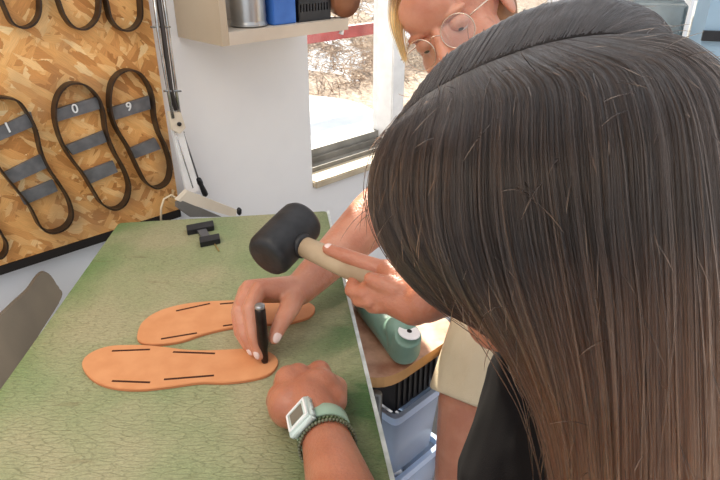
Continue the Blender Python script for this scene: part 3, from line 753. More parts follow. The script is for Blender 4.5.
# plinth drawer unit the bins stand on
bm = bmesh.new(); o0, fx, fy, a, b = u; box(bm, V((o0.x, o0.y, 0))-fx*.0, fx*a, fy*b, V((0, 0, zt-.2755))); bevel(bm, .004)
tag(obj('wooden_crate', bm, M['board_ply']), 'plain wooden crate on the floor under the stacked bins', 'crate')
t = thing('black_crate', o0+V((0, 0, zt)), 'black ribbed plastic crate wedged between bin and stand top', 'crate')
bm = bmesh.new(); q = o0+fx*.012+fy*.014
for (x0, y0, x1, y1) in ((0, 0, .10, .003), (0, .117, .10, .12), (0, .003, .003, .117), (.097, .003, .10, .117)):
    box(bm, V((q.x, q.y, zt+.001))+fx*x0+fy*y0, fx*(x1-x0), fy*(y1-y0), V((0, 0, .07)))
box(bm, V((q.x, q.y, zt+.001))+fx*.003+fy*.003, fx*.094, fy*.114, V((0, 0, .004)))
obj('crate_body', bm, M['black_plastic'], t)
for k in range(8):
    bm = bmesh.new(); box(bm, V((q.x, q.y, zt+.006))+fx*(.004+k*.0125)-fy*.003, fx*.004, fy*.003, V((0, 0, .06))); obj('rib', bm, M['black_plastic'], t)
bm = bmesh.new(); box(bm, V((q.x, q.y, zt+.0715))-fx*.003-fy*.003, fx*.106, fy*.005, V((0, 0, .006))); obj('crate_rim', bm, M['grey_metal'], t)

# green shoe last lying on the stand
lb = lambda x, y, h: G(x, y, BZ+h)
t = thing('shoe_last', lb(400, 345, 0), 'pale green plastic shoe last standing on the plywood stand', 'shoe last')
heel = lb(404, 348, .024); mid = lb(390, 330, .026); ball = lb(372, 312, .020); toe = lb(360, 300, .014)
up = V((0, 0, 1))
organic('last_body', [('c', heel, mid, .0235, .0225), ('c', mid, ball, .0225, .019), ('c', ball, toe, .019, .0135),
        ('c', heel, lb(408, 335, .062), .0235, .019, False), ('c', heel-V((0, 0, 0)), lb(398, 328, .058), .0235, .018), ('c', mid, lb(404, 330, .058), .02, .017)], M['green_plastic'], t, .002, 5)
q = lb(409, 333, .0645); bm = bmesh.new(); lathe(bm, q, V((.15, -.1, 1)), [(.014, 0), (.0155, .001), (.0155, .0025), (.014, .003)], 28); obj('top_plate', bm, M['white_frame'], t)
bm = bmesh.new(); lathe(bm, q+V((.0004, 0, .0031)), V((.15, -.1, 1)), [(.0035, 0), (.0035, .0006)], 20); obj('socket_hole', bm, M['black_plastic'], t)

# ------------------------------------------------------------------ RACK far right
rk = P(690, 40, 1.75); ex = V((.92, -.38, 0)).normalized(); ey = V((.38, .92, 0)).normalized()
t = thing('storage_rack', V((rk.x, rk.y, 0)), 'grey metal storage rack behind the dark-haired girl, top right', 'rack')
base = V((rk.x, rk.y, 0))-ex*.32
for sx in (0, .62):
    for sy in (0, .28):
        bm = bmesh.new(); box(bm, base+ex*sx+ey*sy, ex*.02, ey*.02, V((0, 0, 1.75))); obj('upright', bm, M['shelf_grey'], t)
for z in (.25, .65, rk.z-.06, rk.z+.22):
    bm = bmesh.new(); box(bm, base+V((0, 0, z))+ex*.021+ey*.001, ex*.598, ey*.28, V((0, 0, .018))); obj('shelf_board', bm, M['shelf_grey'], t)
for k in range(2):
    c0 = base+ex*(.03+.3*k)+ey*.03+V((0, 0, rk.z-.0415))
    bm = bmesh.new(); box(bm, c0, ex*.27, ey*.22, V((0, 0, .14))); bevel(bm, .012, 3)
    x = obj('grey_tub', bm, M['clear_grey'], None, True); tag(x, ['grey plastic tub on the rack, closer to the window', 'grey plastic tub on the rack, closer to the blue panel'][k], 'tub', 'tubs on the storage rack')
pb_ = P(735, 30, 1.7)
t = thing('tall_cabinet', V((pb_.x, pb_.y, 0)), 'pale blue tall cabinet with a black handle plate at the right picture edge', 'cabinet')
bm = bmesh.new(); box(bm, V((P(704, 30, 1.5).x, P(704, 30, 1.5).y, 0)), V((.45, -.12, 0)), V((.035, .13, 0)), V((0, 0, 1.9))); obj('cabinet_body', bm, M['blue_wall'], t)
q = P(716, 36, 1.485); bm = bmesh.new(); boxc(bm, q, V((.03, -.008, 0)), V((.002, .006, 0)), V((0, 0, .012))); obj('handle_plate', bm, M['black_plastic'], t)

# ------------------------------------------------------------------ PEOPLE
def head_blobs(C, Fv, Uv, k=1.0):
    Uv = (Uv-Fv*Uv.dot(Fv)).normalized(); Lv = Uv.cross(Fv).normalized()*1.0   # Lv: the person's left
    rot = Matrix((Lv, Fv, Uv)).transposed()
    q = lambda x, y, z: C+(Lv*x+Fv*y+Uv*z)*k
    e = lambda x, y, z, a, b, c: ('e', q(x, y, z), (a*k, b*k, c*k), rot)
    bl = [e(0, -.012, .035, .074, .094, .083), e(0, .025, -.025, .060, .064, .085), e(0, .060, -.088, .030, .030, .026),
          e(.034, .05, -.03, .028, .03, .03), e(-.034, .05, -.03, .028, .03, .03), e(0, .055, -.055, .036, .036, .03),
          ('c', q(0, .083, .012), q(0, .106, -.026), .0075*k, .0115*k), e(.010, .098, -.029, .008, .009, .007), e(-.010, .098, -.029, .008, .009, .007),
          e(.028, .076, .020, .024, .013, .008), e(-.028, .076, .020, .024, .013, .008),
          e(0, .088, -.056, .021, .010, .0055), e(0, .086, -.066, .018, .010, .0065), e(0, .078, .045, .045, .02, .035),
          e(.076, -.008, -.005, .007, .018, .030), e(-.076, -.008, -.005, .007, .018, .030)]
    return bl, q, rot, Lv, Uv
def eyes(q, rot, k, Fv, skin, parent, look):
    for s in (-1, 1):
        c = q(.031*s, .0735, .002)
        bm = bmesh.new(); ell_blob(bm, c, (.0118*k, .0118*k, .0118*k)); obj('eye', bm, M['eye'], parent, True)
        e = parent.children[-1] if False else None
        bm = bmesh.new(); ell_blob(bm, c+look*.0085*k, (.0056*k, .0056*k, .0056*k)); obj('iris', bm, M['iris'], parent, True)
        bm = bmesh.new(); ell_blob(bm, c+(q(0, 0, 1)-q(0, 0, 0)).normalized()*.0018*k+Fv*.0014, (.0152*k, .0142*k, .0120*k), rot); obj('eyelid', bm, skin, parent, True)
def nail_on(tip, dirn, up, r, parent):
    dirn = dirn.normalized(); up = (up-dirn*up.dot(dirn)).normalized(); s = dirn.cross(up)
    bm = bmesh.new(); rot = Matrix((s, dirn, up)).transposed(); ell_blob(bm, tip+up*r*.72, (r*.66, r*.95, r*.38), rot)
    o = obj('fingernail', bm, M['nail'], parent, True)

# ---------- woman
wo = bpy.data.objects.new('person', None); wo.location = (.62, 1.12, 0); sc.collection.objects.link(wo)
tag(wo, 'woman in glasses and a beige T-shirt bending over to hold the punch', 'person')
Lc = V((.70, .32, -.64)); D0c = V((.415, -.91, 0)); F0c = V((-.582, -.266, -.77))
ph = math.radians(18)
def c2w(v): return V((v.x, v.z*cp+v.y*sp, -v.z*sp+v.y*cp)).normalized()
Fw = c2w(F0c*math.cos(ph)+D0c*math.sin(ph)); Uw = -c2w(D0c*math.cos(ph)-F0c*math.sin(ph))
eye_mid = P(441, 36, .86)
kW = 1.0
Cw = eye_mid-Fw*.082-Uw*.002
hb, qW, rotW, LW, UW = head_blobs(Cw, Fw, Uw, kW)
Rsh, Lsh = V((.17, 1.02, CZ-.335)), V((.335, .765, CZ-.385)); nb_ = V((.26, .91, CZ-.285)); pel = V((.64, 1.13, .86))
Rel = P(402, 190, .93); Rwr = P(300, 289, .808)
wb = []
wb += hb
wb += chain([qW(0, -.03, -.05), nb_+V((0, 0, -.01))], [.052, .056])
wb += chain([Rsh, Rel, Rel.lerp(Rwr, .3), Rwr.lerp(Rel, .25), Rwr], [.05, .040, .040, .028, .0220])
Lel = P(450, 560, .93)
Lhem = P(468, 403, .865); Lmid = P(494, 325, .885)
wb += chain([Lsh, Lmid, Lhem, P(459, 480, .90), Lel], [.05, .048, .043, .037, .032])
Lwr = Lel+V((.10, .10, -.17)); wb += chain([Lel, Lwr], [.036, .024])
wb += chain([Lwr, Lwr+V((.03, .03, -.07))], [.026, .028])
for k in range(4):
    q = Lwr+V((.03+.010*k-.015, .03-.012*k+.018, -.085)); wb += chain([q, q+V((.004, .01, -.035)), q+V((.01, .02, -.06))], [.0095, .0085, .0075])
wb += chain([Lwr+V((0, -.01, -.04)), Lwr+V((-.01, -.03, -.075))], [.012, .009])
wb += [('c', Rsh.lerp(Lsh, .12), Lsh.lerp(Rsh, .12), .058, .058), ('c', nb_+V((.03, .02, -.03)), pel, .10, .115)]
for s in (-1, 1):
    hp = pel+V((.05, -.10, -.02))*s*.9; wb += chain([hp, V((hp.x-.03, hp.y, .45)), V((hp.x+.03, hp.y, .09))], [.085, .055, .036])
    wb += chain([V((hp.x+.03, hp.y, .05)), V((hp.x-.11, hp.y-.03, .035))], [.032, .028])
# right hand on the punch
fd = [
 ([(259, 289, .762), (250, 308, .738), (253, 333, .736), (259.5, 355, .742)], [.0112, .0096, .0080, .0066]),
 ([(249, 288, .782), (240, 310, .752), (245, 334, .746), (253, 351, .750)], [.0112, .0098, .0086, .0070]),
 ([(246, 291, .796), (238, 312, .772), (240, 332, .764), (247, 345, .762)], [.0108, .0094, .0082, .0068]),
 ([(248, 296, .815), (242, 314, .79), (243, 328, .785), (248, 338, .785)], [.0095, .0082, .0072, .006])]
tips = []
for pts, rr in fd:
    w = [P(*p) for p in pts]; wb += chain(w, rr); tips.append((w[-1], w[-1]-w[-2], rr[-1]))
for (pts, rr) in fd: wb += [('c', Rwr.lerp(P(*pts[0]), .1), P(*pts[0]), .0185, rr[0])]
th = [P(295, 293, .796), P(290, 307, .768), P(281, 323, .748), P(274.5, 338, .742)]
wb += chain(th, [.0170, .0138, .0108, .0080]); wb += [('c', P(286, 293, .796), P(270, 293, .790), .014, .0095)]
organic('body', wb, M['skin_w'], wo, .0022, 2)
nail_on(tips[0][0]-tips[0][1].normalized()*.003, tips[0][1], V((-.5, -.8, .2)), .0068, wo)
nail_on(tips[1][0]-tips[1][1].normalized()*.003, tips[1][1], V((-.6, -.8, .2)), .0068, wo)
nail_on(th[-1]-(th[-1]-th[-2]).normalized()*.002, th[-1]-th[-2], V((.35, -.9, .1)), .0085, wo)
# clothes
tee = [('c', Rsh.lerp(Lsh, .08), Lsh.lerp(Rsh, .08), .068, .068), ('c', nb_+V((.035, .02, -.035)), pel+V((0, 0, .02)), .115, .128),
       ('c', Lsh, Lmid, .062, .062), ('c', Lmid, Lhem, .062, .060, False), ('c', Rsh, Rsh.lerp(Rel, .5), .062, .056, False)]
organic('t_shirt', tee, M['tee'], wo, .004, 3)
tr = [('c', pel+V((.0, 0, -.03)), pel+V((.02, 0, -.06)), .125, .12)]
for s in (-1, 1):
    hp = pel+V((.05, -.10, -.02))*s*.9; tr += chain([hp, V((hp.x-.03, hp.y, .45))], [.094, .066]); tr += [('c', V((hp.x-.03, hp.y, .45)), V((hp.x+.03, hp.y, .10)), .066, .052, False)]
organic('trousers', tr, M['denim'], wo, .006, 3)
for s in (-1, 1):
    hp = pel+V((.05, -.10, -.02))*s*.9
    organic('shoe', [('c', V((hp.x+.04, hp.y, .045)), V((hp.x-.13, hp.y-.035, .038)), .042, .036)], M['shoe'], wo, .005, 3, lambda c: V((c.x, c.y, max(c.z, .0))))
eyes(qW, rotW, kW, Fw, M['skin_w'], wo, (Fw-UW*.6).normalized())
# woman's hair: cap, side lock, bun
organic('hair_cap', [('e', qW(0, -.014, .054), (.080, .093, .084), rotW), ('e', qW(0, -.05, 0), (.075, .07, .08), rotW), ('c', qW(0, -.1, .02), qW(0, -.125, -.04), .032, .022)], M['cap_w'], wo, .004, 2)
cur = []
for k in range(1500):
    a = R.uniform(-1, 1); b = R.random()
    root = V((a*.075, .05-.03*b-.05*abs(a), .095-.03*a*a))
    pts = []
    for j in range(9):
        tt = j/8; x = root.x*(1+.15*math.sin(tt*3)); y = root.y*(1-tt)+(-.115)*tt; z = .035+.06*(1-tt)+.04*math.sin(tt*math.pi)
        rr = V((x, y+.028, z-.045)); r3 = math.sqrt((rr.x/.083)**2+(rr.y/.095)**2+(rr.z/.090)**2); rr = rr/r3*(1.0+R.uniform(0, .02))
        pts.append(tuple(qW(rr.x, rr.y-.014, rr.z+.052)))
    cur.append(pts)
lock = [P(430, -18, .93), P(404, -8, .90), P(397, 8, .885), P(397, 28, .875), P(401, 46, .87), P(406, 64, .87)]
lk = catmull(lock, 4)
u_, v_ = V((1, 0, 0)), V((0, .45, .9))
for k in range(420):
    a, b = R.gauss(0, 1), R.gauss(0, 1); T = R.uniform(.78, 1.0); N_ = len(lk); pts = []
    for j in range(16):
        f = j/15*(N_-1)*T; i0 = min(int(f), N_-2); p = lk[i0].lerp(lk[i0+1], f-i0); w = .0070*(1-.75*j/15)
        pts.append(tuple(p+u_*a*w+V((0, 1, 0))*b*w*1.5))
    cur.append(pts)
strands('hair', cur, .0004, M['hair_w'], wo)
# eyeglasses
eg = thing('eyeglasses', qW(0, .11, 0), 'round thin metal-rimmed eyeglasses on the bending woman', 'eyeglasses')
LFv = Fw
for s in (-1, 1):
    cc = qW(.033*s, .101, -.004); rv = rotW.col[0]*1.0; rvx = V(rotW.col[0]); uvz = V(rotW.col[2])
    rvx = (rvx*math.cos(.12*s)-Fw*math.sin(.12*s))
    ring = [cc+rvx*.0245*math.cos(a)+uvz*.0225*math.sin(a) for a in [2*math.pi*k/40 for k in range(40)]]
    bm = bmesh.new(); tube(bm, ring, .0009, 6, True); obj('rim', bm, M['gold'], eg, True)
    bm = bmesh.new(); prism(bm, [cc+(p-cc)*.98-Fw*.0004 for p in ring], Fw*.0008); obj('lens', bm, M['glass'], eg)
    bm = bmesh.new(); tube(bm, [qW(.057*s, .097, .004), qW(.072*s, .085, .006), qW(.082*s, .03, .006), qW(.084*s, -.01, .006), qW(.083*s, -.03, -.012)], .0011, 6); obj('temple', bm, M['gold'], eg, True)
bm = bmesh.new(); tube(bm, catmull([qW(-.0095, .103, .004), qW(0, .109, .009), qW(.0095, .103, .004)], 5), .0009, 6); obj('bridge', bm, M['gold'], eg, True)

# ---------- girl
gi = bpy.data.objects.new('person', None); gi.location = (.44, .16, 0); sc.collection.objects.link(gi)
tag(gi, 'girl with long straight dark hair in a black T-shirt swinging the mallet', 'person')
kG = .88
Cg = P(547, 198, .432)
Fg = V((-.847, .272, -.455)).normalized(); Ug = V((-.18, .657, .732))
hb, qG, rotG, LG, UG = head_blobs(Cg, Fg, Ug, kG)
gneck = V((.205, .325, CZ-.315)); gpel = V((.43, .17, .68))
gR, gL = V((.255, .445, CZ-.345)), V((.185, .185, CZ-.345))
gb = list(hb)
gb += chain([qG(0, -.03, -.04), gneck], [.043, .046])
gb += [('c', gR.lerp(gL, .1), gL.lerp(gR, .1), .045, .045), ('c', gneck+V((.0, .0, -.06)), gpel, .085, .10)]
# right arm to the mallet
rEl = P(560, 244, .72); rWr = P(426, 300, .605)
gb += chain([gR, rEl], [.042, .034]); gb += chain([rEl, rEl.lerp(rWr, .35), rWr], [.033, .030, .0235])
hnd = [
 ([(386, 272, .640), (366, 264, .646), (346, 256, .654), (328, 249, .664)], [.0120, .0096, .0084, .0068]),
 ([(380, 280, .652), (357, 279, .655), (352, 290, .640), (364, 294, .628)], [.0105, .0094, .0084, .0074]),
 ([(384, 288, .650), (364, 290, .652), (359, 300, .638), (371, 302, .624)], [.0102, .0090, .0080, .0070]),
 ([(392, 296, .644), (376, 299, .645), (372, 307, .632), (382, 308, .620)], [.0092, .0080, .0072, .0064])]
for pts, rr in hnd: gb += chain([P(*p) for p in pts], rr); gb += [('c', rWr, P(*pts[0]), .0225, rr[0]+.002)]
gth = [P(410, 294, .612), P(397, 290, .612), P(383, 284, .615), P(371, 279, .621)]
gb += chain(gth, [.0165, .0125, .0098, .0078])
gb += [('c', P(374, 291, .634), P(414, 305, .612), .0160, .0215)]
# left arm with the watch, fist on the table
lWr = G(325, 436, CZ-.449); fist = G(307, 398, CZ-.446); lEl = V((.012, .255, CZ-.425))
gb += chain([gL, lEl], [.040, .036]); gb += chain([lEl, lEl.lerp(lWr, .5), lWr], [.037, .033, .0240])
fwd = (fist-lWr); fwd.z = 0; fwd.normalize(); sd = V((-fwd.y, fwd.x, 0))      # sd: towards the little finger
gb += [('c', lWr, fist-fwd*.004, .0240, .0275), ('c', fist-sd*.014+fwd*.004, fist+sd*.018+V((0, 0, -.003)), .0265, .0255)]
for k, (o_, f_, z_, r_) in enumerate(((-.024, .028, .006, .0140), (.000, .029, .009, .0140), (.012, .027, .009, .0155), (.026, .014, .000, .0140))):
    a = fist+sd*o_+fwd*f_+V((0, 0, z_)); b = a+fwd*.016+V((0, 0, -.020)); c_ = b-fwd*.018+V((0, 0, -.008)); c_.z = max(c_.z, TZ+.010); b.z = max(b.z, TZ+.011)
    gb += chain([fist-fwd*.012+sd*o_*.5, a, b, c_], [.020, r_, r_*.92, r_*.85])
tb_ = fist-sd*.024-fwd*.014; gb += chain([tb_, fist-sd*.037+fwd*.008+V((0, 0, -.004)), fist-sd*.030+fwd*.034+V((0, 0, -.010)), fist-sd*.014+fwd*.046+V((0, 0, -.018))], [.0165, .0125, .0108, .0085])
for s in (-1, 1):
    hp = gpel+V((.02, -.075, -.02))*s; gb += chain([hp, V((hp.x-.02, hp.y, .38)), V((hp.x+.02, hp.y, .08))], [.07, .045, .03])
    gb += chain([V((hp.x+.02, hp.y, .045)), V((hp.x-.09, hp.y+.02, .03))], [.028, .024])
organic('body', gb, M['skin_g'], gi, .0024, 2)
# nails of the mallet hand
iw = [P(*p) for p in hnd[0][0]]; nail_on(iw[-1]-(iw[-1]-iw[-2]).normalized()*.002, iw[-1]-iw[-2], V((-.1, -.3, .9)), .0062, gi)
nail_on(gth[-1]-(gth[-1]-gth[-2]).normalized()*.001, gth[-1]-gth[-2], V((-.3, -.5, .8)), .0062, gi)
def wr(c):
    n_ = pnoise(c*16)*.004+pnoise(V((c.x*30, c.y*30, c.z*12)))*.0022; return c+V((n_, n_*.6, n_*.3))*1.6
tee = [('c', gR.lerp(gL, .06), gL.lerp(gR, .06), .056, .056), ('c', gneck+V((.0, .0, -.065)), gpel+V((0, 0, .02)), .099, .112), ('c', P(552, 395, .50), P(545, 475, .50), .058, .073), ('c', P(560, 380, .49), P(600, 420, .5), .055, .07),
       ('c', gR, gR.lerp(rEl, .75), .054, .050, False), ('c', gL, gL.lerp(lEl, .5), .052, .050, False)]
organic('t_shirt', tee, M['black_tee'], gi, .004, 3, wr)
tr = [('c', gpel+V((0, 0, -.02)), gpel+V((.01, 0, -.05)), .108, .104)]
for s in (-1, 1):
    hp = gpel+V((.02, -.075, -.02))*s; tr += chain([hp, V((hp.x-.02, hp.y, .38))], [.079, .056]); tr += [('c', V((hp.x-.02, hp.y, .38)), V((hp.x+.02, hp.y, .09)), .056, .044, False)]
organic('trousers', tr, M['denim'], gi, .006, 3)
for s in (-1, 1):
    hp = gpel+V((.02, -.075, -.02))*s
    organic('shoe', [('c', V((hp.x+.025, hp.y, .04)), V((hp.x-.11, hp.y+.025, .034)), .037, .031)], M['shoe'], gi, .005, 3, lambda c: V((c.x, c.y, max(c.z, .0))))
eyes(qG, rotG, kG, Fg, M['skin_g'], gi, (Fg-UG*.4).normalized())

# hair: guide locks from the parting over the head and down, near side and far side
K = lambda d: .41-(.41-d)*.88
near = [
 [(452, 66, .45), (389, 130, .424), (376, 160, .415), (372, 205, .41), (391, 256, .41), (434, 303, .41), (484, 331, .42), (524, 368, .425), (548, 430, .43), (562, 510, .44), (566, 580, .44)],
 [(470, 52, .43), (414, 120, .392), (405, 160, .37), (408, 215, .36), (434, 268, .36), (478, 312, .37), (520, 350, .385), (548, 400, .395), (563, 460, .40), (572, 540, .41), (576, 610, .41)],
 [(492, 38, .42), (450, 108, .367), (444, 150, .335), (444, 220, .325), (464, 280, .325), (496, 332, .335), (528, 382, .35), (548, 430, .36), (560, 490, .365), (568, 560, .37), (572, 630, .37)],
 [(518, 24, .41), (499, 98, .345), (498, 150, .315), (502, 220, .305), (518, 290, .305), (540, 350, .31), (560, 410, .32), (572, 460, .33), (580, 520, .34), (585, 590, .34), (588, 660, .34)],
 [(545, 12, .41), (546, 88, .335), (550, 150, .30), (558, 220, .29), (570, 290, .29), (582, 350, .295), (592, 410, .30), (598, 470, .31), (602, 530, .31), (605, 600, .32), (606, 670, .32)],
 [(570, 4, .41), (592, 76, .335), (606, 140, .295), (612, 220, .285), (620, 290, .285), (625, 350, .285), (628, 410, .29), (630, 480, .30), (632, 550, .30), (634, 620, .31), (634, 700, .31)],
 [(592, 1, .415), (636, 66, .345), (660, 120, .305), (668, 210, .29), (672, 290, .285), (674, 350, .285), (676, 420, .29), (678, 490, .295), (680, 560, .30), (680, 640, .30), (680, 720, .30)],
 [(610, 1, .42), (668, 54, .37), (704, 95, .335), (724, 190, .305), (729, 280, .30), (731, 350, .30), (732, 420, .305), (733, 490, .31), (733, 560, .31), (733, 640, .32), (733, 720, .32)],
 [(620, 4, .44), (676, 40, .405), (735, 95, .38), (772, 190, .35), (782, 290, .345), (784, 360, .35), (785, 430, .35), (785, 500, .355), (785, 570, .36), (785, 650, .36), (785, 730, .36)],
 [(620, 10, .46), (682, 46, .455), (742, 106, .44), (792, 190, .42), (808, 290, .41), (812, 360, .41), (812, 430, .41), (812, 500, .41), (812, 570, .41), (812, 650, .41), (812, 730, .41)]]
far = [
 [(620, 16, .475), (680, 50, .50), (735, 110, .52), (770, 190, .52), (780, 290, .515), (785, 360, .51), (785, 430, .50), (785, 500, .50), (785, 570, .49), (785, 650, .48), (785, 730, .48)],
 [(600, 14, .475), (640, 55, .53), (670, 115, .56), (690, 190, .57), (700, 280, .56), (705, 350, .55), (705, 420, .54), (705, 490, .53), (705, 560, .52), (705, 640, .51), (705, 720, .50)],
 [(570, 16, .475), (585, 62, .54), (595, 120, .57), (602, 190, .58), (610, 270, .57), (615, 330, .56), (620, 380, .55), (625, 430, .54), (625, 500, .53), (625, 560, .52), (625, 640, .52)],
 [(535, 26, .475), (522, 75, .53), (515, 130, .56), (515, 190, .565), (525, 250, .555), (545, 300, .54), (565, 345, .53), (575, 390, .52), (580, 440, .51), (582, 500, .51), (584, 560, .51)],
 [(500, 42, .47), (465, 85, .50), (445, 135, .515), (440, 190, .515), (455, 240, .505), (490, 285, .495), (520, 325, .485), (540, 370, .475), (552, 420, .47), (560, 480, .47), (564, 550, .47)],
 [(470, 58, .46), (432, 94, .465), (408, 143, .465), (400, 195, .46), (418, 243, .455), (460, 288, .45), (506, 324, .45), (538, 368, .445), (556, 425, .445), (564, 490, .445), (556, 560, .445)]]
ring = [[P(x, y, K(d)) for x, y, d in g] for g in near]+[[P(x, y, d) for x, y, d in g] for g in far]
# the parting runs a little on the near side of the crown; far-side hair rises over the crown first
part_n = [(398, 120, .428), (422, 98, .418), (450, 81, .408), (478, 67, .402), (506, 56, .398), (533, 47, .397), (558, 41, .398), (582, 37, .402), (604, 35, .41), (620, 34, .425)]
part_f = [(604, 33, .415), (574, 36, .402), (535, 45, .397), (494, 59, .400), (456, 77, .407), (420, 100, .418)]
over = [(652, 12, .462), (612, -3, .47), (572, -1, .472), (530, 9, .472), (486, 30, .468), (440, 62, .458)]
for i_, (g, p) in enumerate(zip(ring, part_n+part_f)):
    q = P(*p)
    if i_ < len(near): m_ = q.lerp(g[1], .45); m_.z += (q-g[1]).length*.03
    else: m_ = P(*over[i_-len(near)])
    g[0] = q; g.insert(1, m_)
NG = len(ring)
along = [catmull(g, 4) for g in ring]           # NG x 41
NS = len(along[0])
# closed ring of guides, refined sideways
SUB = 8
grid = []
for j in range(NS):
    grid.append(catmull([along[i][j] for i in range(NG)], SUB, True))
NC = len(grid[0])
g_np = np.array([[list(p) for p in row] for row in grid])     # NS x NC x 3
cenline = g_np.mean(axis=1, keepdims=True)
# under-mass
shrink = cenline+(g_np-cenline)*.965
bm = bmesh.new()
vr = [[bm.verts.new(tuple(shrink[j, i])) for i in range(NC)] for j in range(NS)]
for j in range(NS-1):
    for i in range(NC):
        bm.faces.new((vr[j][i], vr[j][(i+1) % NC], vr[j+1][(i+1) % NC], vr[j+1][i]))
topc = bm.verts.new(tuple(shrink[0].mean(axis=0)+np.array([0, 0, .004])))
for i in range(NC): bm.faces.new((vr[0][i], vr[0][(i+1) % NC], topc))
o = obj('hair_mass', bm, M['cap'], gi, True)
cur = []
def samp(u, v):
    u = u % 1.0*NC; v = max(0, min(NS-1.001, v)); i = int(u) % NC; i2 = (i+1) % NC; fu = u-int(u); j = int(v); fv = v-j
    return (g_np[j, i]*(1-fu)+g_np[j, i2]*fu)*(1-fv)+(g_np[j+1, i]*(1-fu)+g_np[j+1, i2]*fu)*fv
rs = np.random.RandomState(3)
near_frac = (len(near)-1)/NG
NCL = 300
clump_u = rs.rand(NCL); clump_lift = rs.randn(NCL)
def mk(n, wild):
    for k in range(n):
        u0 = rs.rand()*near_frac if rs.rand() < .82 else rs.rand()
        ci = int(np.argmin(np.abs(clump_u-u0)))
        pull = .55*rs.rand()**.5 if not wild else .2
        lift = .0015*max(-1.5, min(1.2, clump_lift[ci]))+abs(rs.randn())*.0013 + (abs(rs.randn())*.004 if wild else 0)
        v0 = rs.rand()*1.6; v1 = (NS-1)*(1-.06*rs.rand()) if rs.rand() < .93 else (NS-1)*rs.uniform(.6, .95)
        n_p = 26; pts = []
        du = rs.randn()*(.004 if rs.rand() < .6 else .014); ph1, ph2 = rs.rand(2)*6.28; wa = .0006 if not wild else .004
        for j in range(n_p):
            t_ = j/(n_p-1); v = v0+(v1-v0)*t_
            u = u0+(clump_u[ci]-u0)*min(.93, pull*(min(1, t_*1.6)+.9*max(0, t_-.45)))+du*t_
            p = samp(u, v); c_ = cenline[int(min(v, NS-1)), 0]; nrm = p-c_; nrm = nrm/(np.linalg.norm(nrm)+1e-6)
            q = p+nrm*lift*min(1, t_*3+.15)*(1+.8*t_)
            q = q+np.array([math.sin(t_*5+ph1), math.cos(t_*4+ph2), 0])*wa*t_*2.2
            pts.append(tuple(q))
        cur.append(pts)
mk(24000, False); mk(110, True)
# stray flyaways
for k in range(620):
    u0 = rs.rand(); v = rs.uniform(2, 44); p = samp(u0, v); c_ = cenline[int(v), 0]; nrm = (p-c_)/np.linalg.norm(p-c_)
    p2 = samp(u0, min(NS-1.01, v+1)); tg = (p2-p)/np.linalg.norm(p2-p); d = tg*rs.uniform(.3, 1)+nrm*.28+rs.randn(3)*.35; d /= np.linalg.norm(d); L = rs.uniform(.008, .026)
    cur.append([tuple(p+d*L*t_+nrm*(.004)+tg*L*.4*t_*t_) for t_ in np.linspace(0, 1, 8)])
strands('hair', cur, .00024, M['hair_g'], gi)

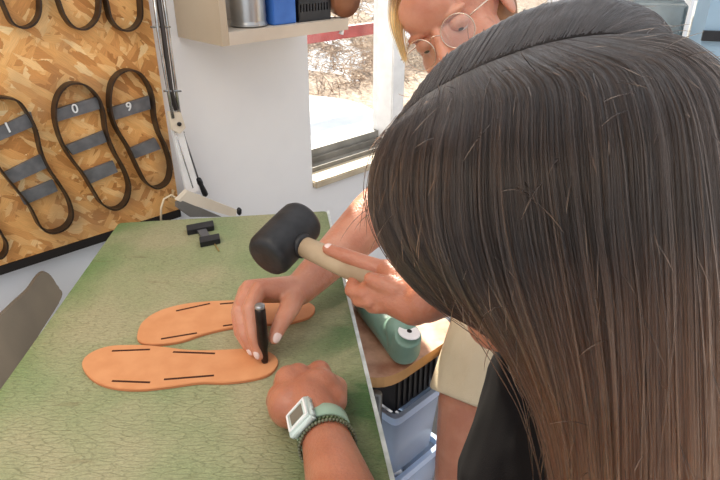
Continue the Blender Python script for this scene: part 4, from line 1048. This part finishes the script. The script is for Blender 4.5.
# ---------- watch and bracelet on the girl's left wrist
axw = (lWr-lEl).normalized(); cu, cv = frame_of(axw)      # cu sideways, cv roughly up/down
if cv.z < 0: cv = -cv
def wring(c, r, n=48): return [c+cu*math.cos(a)*r*1.02+cv*math.sin(a)*r*.97 for a in [2*math.pi*k/n for k in range(n)]]
def band(bm, c, r, w, th):
    n = 56; rows = []
    for k in range(n):
        a = 2*math.pi*k/n; d = cu*math.cos(a)+cv*math.sin(a)
        rows.append([bm.verts.new(c+d*r-axw*w/2), bm.verts.new(c+d*(r+th)-axw*w*.42), bm.verts.new(c+d*(r+th)+axw*w*.42), bm.verts.new(c+d*r+axw*w/2)])
    for k in range(n):
        a, b = rows[k], rows[(k+1) % n]
        for i in range(4): bm.faces.new((a[i], a[(i+1) % 4], b[(i+1) % 4], b[i]))
wc = lWr+axw*.008
t = thing('wristwatch', wc, 'pale digital wristwatch on the wrist of the fist resting on the table', 'watch')
RW = .0255
bm = bmesh.new(); band(bm, wc, RW, .020, .0024); obj('watch_strap', bm, M['strap'], t, True)
dirw = (V((-1, 0, 0))*.72+V((0, 0, 1))*.66); dirw = (dirw-axw*dirw.dot(axw)).normalized(); tw = axw.cross(dirw).normalized()
cc = wc+dirw*(RW+.005)
bm = bmesh.new(); boxc(bm, cc, axw*.0175, tw*.0165, dirw*.0055); bevel(bm, .0028, 3); obj('watch_case', bm, M['watch_white'], t, True)
bm = bmesh.new(); boxc(bm, cc+dirw*.0057, axw*.0085, tw*.0085, dirw*.0006); obj('watch_display', bm, M['watch_face'], t)
bm = bmesh.new()
for a_, b_ in (((-.0125, 0), (.001, .0125)), ((.0125, 0), (.001, .0125)), ((0, -.0125), (.0125, .001)), ((0, .0125), (.0125, .001))):
    boxc(bm, cc+dirw*.0058+axw*a_[0]+tw*a_[1], axw*b_[0], tw*b_[1], dirw*.0006)
obj('watch_bezel', bm, M['white_frame'], t)
for s1_ in (-1, 1):
    for s2_ in (-1, 1):
        bm = bmesh.new(); lathe(bm, cc+tw*.0163*s1_+axw*.007*s2_, tw*s1_, [(.0015, 0), (.0015, .0012), (.001, .0016)], 10); obj('watch_button', bm, M['frame'], t)
def beads(off, r, br, m, label):
    c = lWr-axw*(off-.003); t = thing('bead_bracelet', c, label, 'bracelet', 'bead bracelets beside the wristwatch')
    n = int(2*math.pi*r/(br*1.9)); tilt = .0035
    for k in range(n):
        a = 2*math.pi*k/n; p = c+(cu*math.cos(a)+cv*math.sin(a)*.97)*r+axw*tilt*math.sin(a)
        if p.z < TZ+.001: p.z = TZ+br
        bm = bmesh.new(); bmesh.ops.create_icosphere(bm, subdivisions=2, radius=br, matrix=Matrix.Translation(p)); obj('bead', bm, m, t, True)
beads(.0125, .0275, .0021, M['bead'], 'green glass bead bracelet touching the watch strap')
beads(.0175, .0282, .0019, M['bead_mint'], 'grey-green bead bracelet, nearer the elbow than the glossy green one')
